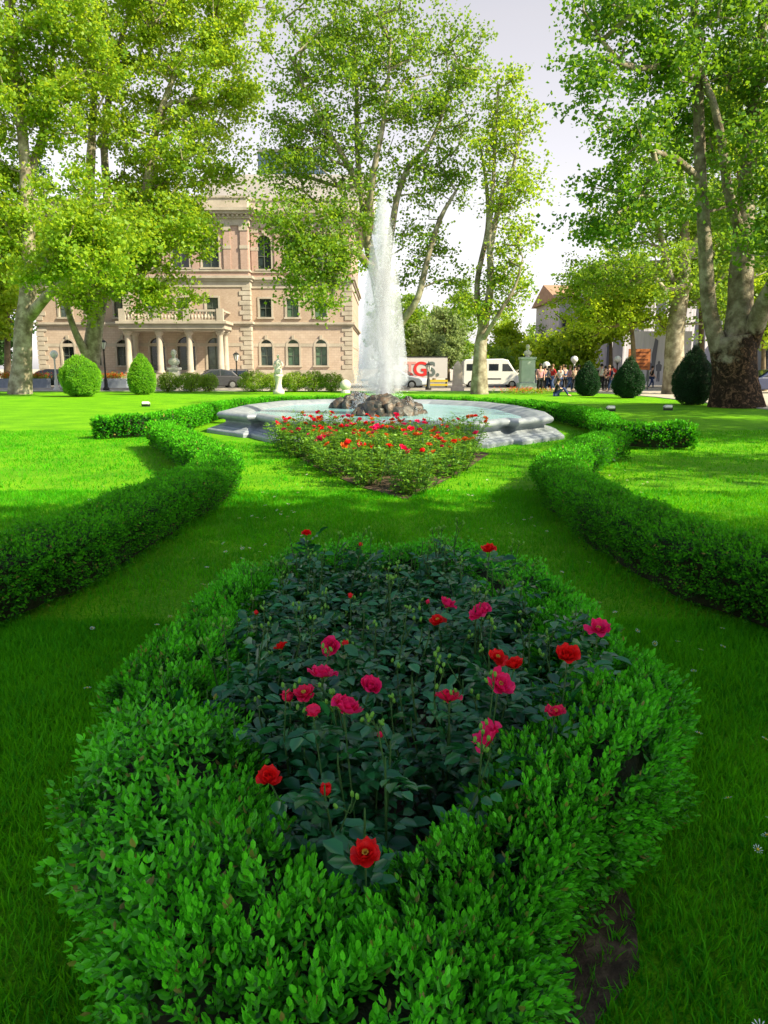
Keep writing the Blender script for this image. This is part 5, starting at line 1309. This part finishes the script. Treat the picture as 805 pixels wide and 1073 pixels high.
car((gx(418, 58), 58, 0), R(-20), (.40, .44, .50), 'silver car half hidden by the spray beside the hoarding')
car((gx(633, 66), 66, 0), R(4), (.5, .5, .52), 'pale silver car parked behind the strolling people')
car((gx(562, 66), 64, 0), R(4), (.3, .3, .32), 'grey car parked behind the bust pedestal')
car((gx(513, 62), 62, 0), 0, (.72, .72, .70), 'white panel van parked behind the slender plane tree', 'van', 'van', L=5.0, Wd=2.0, name='parked_van').scale = (.88, .88, .86)

# ================================================================== STREET AND GARDEN FURNITURE
M['iron'] = flat('dark_iron', (.02, .022, .02), rough=.5)
M['pale_metal'] = flat('pale_painted_metal', (.55, .55, .54), rough=.5)
M['lamp_glass'] = flat('milk_glass', (.72, .72, .68), rough=.3)
def lamp(px, Y, top_py, label, globe=True, dark=True):
    h = ony(px, top_py, Y).z; e = empty('street_lamp', (gx(px, Y), Y, 0), label, 'street lamp'); m = M['iron'] if dark else M['pale_metal']
    MB().lathe([(.22, 0), (.22, .15), (.13, .25), (.12, .7), (.08, .8), (.055, 1.2), (.045, h - .75), (.08, h - .7), (.04, h - .62)], 12).build('pole', m, e, smooth=True)
    if globe: hd = MB().ball((0, 0, h - .32), .27, 2).build('lamp_globe', M['lamp_glass'], e, smooth=True); MB().lathe([(.1, h - .62), (.14, h - .55)], 10).build('collar', m, hd)
    else:
        hd = MB().lathe([(.10, h - .62), (.22, h - .18), (.20, h - .18)], 6).build('lantern', M['lamp_glass'], e)
        mb = MB(); mb.lathe([(.26, h - .18), (.12, h - .05), (.03, h - .02), (.02, h + .1)], 6)
        for k in range(6): a = k * 1.047; mb.tube([(math.cos(a) * .1, math.sin(a) * .1, h - .62), (math.cos(a) * .225, math.sin(a) * .225, h - .17)], .014, 5)
        mb.build('lantern_frame', m, hd)
    return e
lamp(59, 52, 366, 'pale thin lamp post left of the thick mottled plane', True, False)
lamp(111, 54, 356, 'ornate dark lantern post right of the thick mottled plane', False)
lamp(248.5, 58, 369, 'dark lantern post before the right end of the portico', False)
lamp(449, 55, 380, 'dark lamp post standing in front of the lettered hoarding', False)
lamp(572, 56, 378, 'lamp post with white globe beside the bust pedestal', True)
lamp(601, 58, 372, 'pale lamp post rising out of the crowd', True, False)
lamp(646, 58, 372, 'lamp post with white globe between the two smaller clipped cones', True)
M['white_stone'] = rough_mat('weathered_white_stone', [(.3, (.48, .47, .43)), (.7, (.66, .64, .58))], scale=4, rough=.8)
M['green_stone'] = rough_mat('grey_green_stone', [(.3, (.34, .40, .37)), (.7, (.48, .53, .50))], scale=2, rough=.7)
def bust_mesh(mb, z, s=1.0):
    mb.lathe([(.17*s, z), (.12*s, z + .06*s), (.09*s, z + .10*s)], 12)
    mb.ball((0, 0, z + .24*s), .20*s, 3, (1.25, .75, .9)); mb.tube([(0, 0, z + .3*s), (0, -.01, z + .5*s)], [.09*s, .075*s], 10)
    mb.ball((0, -.02*s, z + .60*s), .125*s, 3, (.86, 1.0, 1.2)); mb.ball((0, -.145*s, z + .59*s), .028*s, 1); mb.ball((0, .02*s, z + .66*s), .125*s, 2, (.95, 1.0, .9))
    for q in (-1, 1): mb.ball((q * .105*s, 0, z + .59*s), .03*s, 1)
def monument(name, px, Y, label, ped, bz_, sc, m, mb_=None, cat='bust'):
    e = empty(name, (gx(px, Y), Y, GZ), label, cat)
    mb = MB()
    for w, z0, z1_ in ped: mb.box(-w, w, -w, w, z0, z1_)
    mb.build('pedestal', m, e, bevel=.02)
    mb = MB(); bust_mesh(mb, bz_, sc); mb.build('bust', mb_ or m, e, smooth=True); return e
monument('bust_monument', 183.5, 50.5, 'white stone bust on a tapered pedestal before the middle door', [(.42, 0, .3), (.30, .302, 1.35), (.38, 1.352, 1.5)], 1.5, 1.5, M['white_stone'])
monument('bust_monument', 552, 46, 'bust on a tall broad grey green pedestal with flowers at its foot', [(.62, 0, .22), (.50, .222, .6), (.40, .602, 1.95), (.46, 1.952, 2.1)], 2.1, .95, M['green_stone'], M['white_stone'])
e = empty('garden_statue', (gx(292, 44), 44, GZ), 'small draped stone figure on a slim baluster pedestal between shrubs', 'statue')
MB().lathe([(.32, 0), (.32, .2), (.2, .3), (.16, .6), (.22, .95), (.26, 1.0), (.26, 1.1), (.2, 1.12)], 14).build('pedestal', M['white_stone'], e, smooth=True)
mb = MB(); mb.lathe([(.24, 1.12), (.22, 1.3), (.15, 1.6), (.17, 1.8), (.10, 1.92), (.05, 1.98), (.045, 2.03)], 14); mb.ball((0, 0, 2.12), .085, 2, (.9, 1, 1.15))
mb.tube([(.15, 0, 1.85), (.28, -.05, 1.62), (.12, -.14, 1.5)], [.05, .04, .03], 8); mb.tube([(-.15, 0, 1.85), (-.25, 0, 1.62), (-.18, -.08, 1.42)], [.05, .04, .03], 8)
mb.build('figure', M['white_stone'], e, smooth=True)
# small obelisk, ball on a stump, floodlights
M['pink_stone'] = rough_mat('pinkish_stone', [(.3, (.50, .40, .36)), (.7, (.62, .52, .47))], scale=3)
e = empty('stone_obelisk', (gx(479.5, 52), 52, 0), 'short pinkish stone obelisk left of the slender plane trunk', 'obelisk')
mb = MB(); mb.box(-.42, .42, -.42, .42, 0, .3); mb.build('base', M['pink_stone'], e, bevel=.02)
mb = MB(); mb.lathe([(.46, .3), (.40, 1.45), (.30, 1.75), (.10, 1.95), (.02, 2.0)], 4); mb.build('shaft', M['pink_stone'], e, rot=(0, 0, R(45)))
e = empty('stone_ball', (gx(362, 46), 46, GZ), 'pale stone ball at the end of the shrubs beside the jet', 'stone ball')
MB().lathe([(.28, 0), (.28, .12), (.16, .2)], 12).build('base', M['white_stone'], e); MB().ball((0, 0, .46), .33, 3).build('ball', M['white_stone'], e, smooth=True)
def flood(px, py, label):
    x, y = onz(px, py + 3, GZ); e = empty('floodlight', (x, y, GZ), label, 'floodlight', 'floodlights in the lawn')
    MB().box(-.14, .14, -.10, .10, .06, .18).build('housing', M['pale_metal'], e, bevel=.03, rot=(R(-18), 0, 0)); MB().box(-.16, .16, -.02, .02, 0, .12).build('bracket', M['iron'], e)
    MB().box(-.12, .12, -.112, -.102, .08, .16).build('lens', M['lamp_glass'], e, rot=(R(-18), 0, 0))
flood(153, 423, 'small white floodlight in the left lawn'); flood(640, 428, 'small white floodlight in the right lawn'); flood(700, 427, 'small white floodlight left of the largest yew cone')
# lettered hoarding
e = empty('site_hoarding', (gx(443, 60), 60, 0), 'pale site hoarding with big red and grey letters and yellow rail', 'hoarding')
MB().box(-1.75, 1.9, 0, .12, .75, 2.35).build('panel', flat('hoarding_board', (.55, .52, .53), rough=.6), e)
MB().box(-1.8, 1.95, -.03, .15, 2.352, 2.43).build('top_rail', M['iron'], e)
def letters(txt, x, z, size, m, parent, name='lettering'):
    c = bpy.data.curves.new(name, 'FONT'); c.body = txt; c.size = size; c.extrude = .012; c.offset = .035
    o = bpy.data.objects.new(name, c); COL.objects.link(o); o.parent = parent; o.location = (x, -.016, z); o.rotation_euler = (R(90), 0, 0); c.materials.append(m)
    bpy.context.view_layer.update(); me = bpy.data.meshes.new_from_object(o.evaluated_get(bpy.context.evaluated_depsgraph_get())); q = link(name, me, m, parent, (x, -.016, z), (R(90), 0, 0)); bpy.data.objects.remove(o); q.name = name; return q
M['red_paint'] = flat('red_lettering', (.62, .03, .03)); M['pale_red'] = flat('faded_red_lettering', (.60, .28, .26)); M['grey_paint'] = flat('grey_lettering', (.12, .15, .15))
letters('T', -1.45, .95, 1.5, M['pale_red'], e); letters('G', -.75, .95, 1.5, M['red_paint'], e); letters('S.', .30, .95, 1.5, M['grey_paint'], e)
for k in range(2): MB().box(-1.3, 1.9, -.5, -.42, .18 + .3 * k, .34 + .3 * k).build('rail', flat('yellow_rail', (.6, .45, .04)), e)
for s in (-1.2, .3, 1.8): MB().box(s - .05, s + .05, -.42, 0, 0, .76).build('post', M['iron'], e)
# planters along the palace
M['planter'] = rough_mat('blue_grey_planter', [(.3, (.16, .19, .25)), (.7, (.25, .28, .34))], scale=3)
def planter(px, w, Y, label):
    e = empty('flower_planter', (gx(px, Y), Y, 0), label, 'planter', 'planters before the palace left wing')
    MB().box(-w, w, -.35, .35, 0, .75).build('box', M['planter'], e, bevel=.03)
    rs = np.random.default_rng(int(px)); n = 260; c = rs.normal(size=(n, 3)) * np.array([w * .55, .2, .12]) + np.array([0, 0, .9])
    V, F, T = place(*SPR_FAR[1], c, frames(rs.normal(size=c.shape) + np.array([0, 0, .8])), 2.2 * np.ones(n)); link('foliage', np_mesh('planter_leaves', V, F, T), M['spirea'], e)
    n = 130; c = rs.normal(size=(n, 3)) * np.array([w * .55, .2, .10]) + np.array([0, -.05, 1.0])
    V, F, T = place(*SPR_FAR[2], c, frames(rs.normal(size=c.shape)), 2.6 * np.ones(n)); tag(link('flowers', np_mesh('planter_flowers', V, F, T), M['petal_orange'], e), kind='stuff')
planter(8, .75, 58, 'blue grey planter of red flowers left of the straight plane trunk'); planter(38, .95, 58, 'blue grey planter of orange flowers right of the straight plane trunk')
planter(119, 1.1, 58, 'blue grey planter of red flowers beside the ornate lantern post'); planter(72, .6, 59, 'blue grey planter of red flowers behind the pale thin lamp post')
# strip of orange flowers by the pedestal
rs = np.random.default_rng(5); n = 600
c = np.stack([gx(552, 44) + rs.normal(size=n) * .8, 43.4 + rs.normal(size=n) * .45, GZ + .05 + rs.random(n) * .25], 1)
V, F, T = place(*SPR_FAR[1], c, frames(rs.normal(size=c.shape) + np.array([0, 0, 1.])), 1.8 * np.ones(n))
fb = link('flower_bed', np_mesh('bed_plants', V, F, T), M['spirea']); tag(fb, 'low bed of orange flowers round the tall bust pedestal', 'flower bed', kind='stuff')
V, F, T = place(*SPR_FAR[2], c[:190] + np.array([0, -.03, .10]), frames(rs.normal(size=(190, 3))), 1.7 * np.ones(190)); link('flowers', np_mesh('bed_flowers', V, F, T), M['petal_orange'], fb)['kind'] = 'stuff'
# round red and blue traffic signs on posts
def road_sign(px, py, Y, m, label):
    p = ony(px, py, Y); e = empty('road_sign', (p.x, Y, 0), label, 'road sign')
    MB().tube([(0, 0, 0), (0, 0, p.z + .2)], .04, 8).build('post', M['pale_metal'], e)
    MB().lathe([(.40, 0), (.40, .03)], 24).build('disc', m, e, loc=(0, -.05, p.z), rot=(R(90), 0, 0)); MB().box(-.22, .22, -.09, -.084, p.z - .05, p.z + .05).build('bar', M['lamp_glass'], e)
road_sign(641, 391, 57, M['red_paint'], 'round red road sign with a white bar behind the smaller cones')
road_sign(749, 402, 44, M['red_paint'], 'round red road sign between the largest cone and huge bole')

# ================================================================== PEOPLE
SKIN = rough_mat('skin', [(.4, (.48, .28, .20)), (.6, (.56, .35, .26))], scale=8, rough=.5)
def skin_obj(name, verts, edges, rad, m, parent, sub=1, root=0):
    me = bpy.data.meshes.new(name); me.from_pydata(verts, edges, []); me.update()
    o = link(name, me, m, parent)
    md = o.modifiers.new('skin', 'SKIN'); md.use_smooth_shade = True
    for i, r in enumerate(rad):
        sv = me.skin_vertices[0].data[i]; sv.radius = r if hasattr(r, '__len__') else (r, r)
    me.skin_vertices[0].data[root].use_root = True
    s = o.modifiers.new('sub', 'SUBSURF'); s.levels = sub; s.render_levels = sub
    return o
def person(loc, rz, label, top, legs, hair, pose='stand', h=1.72, skirt=False, group='people in the square', hold=None):
    s = h / 1.75; e = empty('person', loc, label, 'person', group, rz)
    st = {'stand': .0, 'walk': .16}.get(pose, 0)
    if pose in ('stand', 'walk'):
        hip = .93; J = {'pel': (0, 0, hip), 'bel': (0, 0, 1.08), 'ch': (0, .01, 1.30), 'nb': (0, 0, 1.47), 'hd0': (0, -.01, 1.56), 'hd': (0, -.02, 1.66), 'top': (0, -.01, 1.74),
             'sl': (.17, 0, 1.42), 'sr': (-.17, 0, 1.42), 'el': (.24, .03 + st*.4, 1.14), 'er': (-.24, .03 - st*.4, 1.14), 'wl': (.22, -.08 + st*.6, .90), 'wr': (-.22, -.12 - st*.6, .92), 'fl': (.21, -.12 + st*.6, .80), 'fr': (-.21, -.16 - st*.6, .83),
             'hl': (.09, 0, hip - .04), 'hr': (-.09, 0, hip - .04), 'kl': (.10, -.04 - st*.7, .50), 'kr': (-.10, -.02 + st*.6, .50), 'al': (.10, .03 - st*1.2, .08), 'ar': (-.10, .03 + st*1.6, .10 + st*.2), 'tl': (.11, -.14 - st*1.2, .04), 'tr': (-.11, -.12 + st*1.4, .04)}
    else:  # sitting on the ground, knees up
        J = {'pel': (0, 0, .13), 'bel': (0, -.01, .28), 'ch': (0, -.05, .50), 'nb': (0, -.09, .67), 'hd0': (0, -.11, .75), 'hd': (0, -.14, .85), 'top': (0, -.13, .94),
             'sl': (.17, -.06, .62), 'sr': (-.17, -.06, .62), 'el': (.24, -.22, .42), 'er': (-.24, -.2, .42), 'wl': (.10, -.42, .40), 'wr': (-.10, -.42, .40), 'fl': (.04, -.50, .38), 'fr': (-.04, -.50, .38),
             'hl': (.10, -.02, .13), 'hr': (-.10, -.02, .13), 'kl': (.14, -.42, .46), 'kr': (-.14, -.40, .44), 'al': (.12, -.66, .08), 'ar': (-.12, -.64, .08), 'tl': (.13, -.82, .04), 'tr': (-.13, -.80, .04)}
    K = list(J); V = [tuple(c * s for c in J[k]) for k in K]; ix = {k: i for i, k in enumerate(K)}
    E = [('pel','bel'),('bel','ch'),('ch','nb'),('nb','hd0'),('hd0','hd'),('hd','top'),('ch','sl'),('ch','sr'),('sl','el'),('el','wl'),('wl','fl'),('sr','er'),('er','wr'),('wr','fr'),('pel','hl'),('pel','hr'),('hl','kl'),('kl','al'),('al','tl'),('hr','kr'),('kr','ar'),('ar','tr')]
    rad = {'pel': (.14,.10),'bel': (.12,.09),'ch': (.15,.10),'nb': .055,'hd0': .06,'hd': (.085,.10),'top': .055,'sl': .055,'sr': .055,'el': .042,'er': .042,'wl': .03,'wr': .03,'fl': (.035,.02),'fr': (.035,.02),'hl': .085,'hr': .085,'kl': .06,'kr': .06,'al': .04,'ar': .04,'tl': .035,'tr': .035}
    g = lambda k, f=1.0: tuple(x * s * f for x in rad[k]) if hasattr(rad[k], '__len__') else rad[k] * s * f
    skin_obj('body', V, [(ix[a], ix[b]) for a, b in E], [g(k) for k in K], SKIN, e)
    def sub(name, keys, edges, f, m):
        kk = {k: i for i, k in enumerate(keys)}; skin_obj(name, [tuple(c * s for c in J[k]) for k in keys], [(kk[a], kk[b]) for a, b in edges], [g(k, f) for k in keys], m, e)
    sub('top', ['pel','bel','ch','sl','sr','el','er'], [('pel','bel'),('bel','ch'),('ch','sl'),('ch','sr'),('sl','el'),('sr','er')], 1.16, flat('cloth_' + top[0], top[1], rough=.85))
    sub('trousers', ['pel','hl','hr','kl','kr','al','ar'], [('pel','hl'),('pel','hr'),('hl','kl'),('hr','kr'),('kl','al'),('kr','ar')], 1.2, flat('cloth_' + legs[0], legs[1], rough=.85))
    hx = J['hd']; MB().ball(tuple(np.array([hx[0], hx[1] + .02, hx[2] + .035]) * s), .108 * s, 2, (.95, 1.02, 1.05)).build('hair', flat('hair', hair, rough=.6), e, smooth=True)
    mb = MB(); mb.ball(tuple(np.array([0, hx[1] - .105, hx[2] - .02]) * s), .016 * s, 1)
    mb.build('nose', SKIN, e)
    mb = MB()
    for q in (-1, 1): mb.ball(tuple(np.array([q * .034, hx[1] - .096, hx[2] + .012]) * s), .010 * s, 1)
    mb.build('eyes', M['iron'], e)
    return e
BK, NV, WH, RD, PK, GY, BR, DN = ('black', (.015,.015,.018)), ('navy', (.02,.04,.12)), ('white', (.6,.6,.58)), ('red', (.5,.03,.03)), ('pink', (.55,.25,.30)), ('grey', (.18,.18,.19)), ('beige', (.42,.33,.24)), ('denim', (.06,.10,.22))
dk, lt = (.02, .015, .01), (.20, .12, .05)
ppl = [(566, 43.5, 0, PK, BK, dk, 'stand', 'person in pink top and black trousers beside the bust pedestal'), (575, 50, 60, GY, NV, dk, 'walk', 'person in grey jacket walking right of the bust pedestal'),
 (583, 40.5, 80, BK, NV, dk, 'sit', 'person in black sitting on the lawn beyond the fountain'), (587, 52, 20, WH, DN, lt, 'stand', 'person in white shirt standing behind the one sitting on the lawn'),
 (592, 53, 200, DN, BK, dk, 'stand', 'person in blue jacket facing away at the left of the crowd'), (597, 51, 90, PK, DN, lt, 'walk', 'person in pink shirt walking in the crowd'),
 (602, 53, 10, BR, BK, dk, 'stand', 'person in beige coat beside the pale lamp post'), (606, 51, 270, BK, GY, dk, 'walk', 'person in black walking left just behind the smallest yew cone'),
 (611, 55, 0, WH, GY, lt, 'stand', 'person in white shirt seen over the smallest yew cone'), (630, 49, 90, WH, BK, dk, 'walk', 'person in white top walking between the smaller cones'),
 (634, 51, 180, BK, BK, dk, 'stand', 'person in all black between the smaller cones'), (641, 50, 250, NV, DN, dk, 'walk', 'person in navy walking left of the middle yew cone'),
 (638, 54, 120, RD, BK, lt, 'walk', 'person in red top behind the ones between the smaller cones'), (579, 54, 300, RD, DN, lt, 'walk', 'person in red top behind the grey jacket walker'), (571, 54, 180, NV, BK, dk, 'stand', 'person in navy coat behind the pedestal'),
 (683, 57, 90, BK, NV, dk, 'walk', 'person in black walking before the poster panel'), (590, 56, 90, BR, GY, lt, 'walk', 'person in beige walking at the back of the crowd')]
for px, Y, a, t_, l_, hr, pose, lab in ppl:
    person((gx(px, Y), Y, GZ + .002 if Y < 49.4 else .002), R(a), lab, t_, l_, hr, pose, h=1.62 + .16 * random.random())
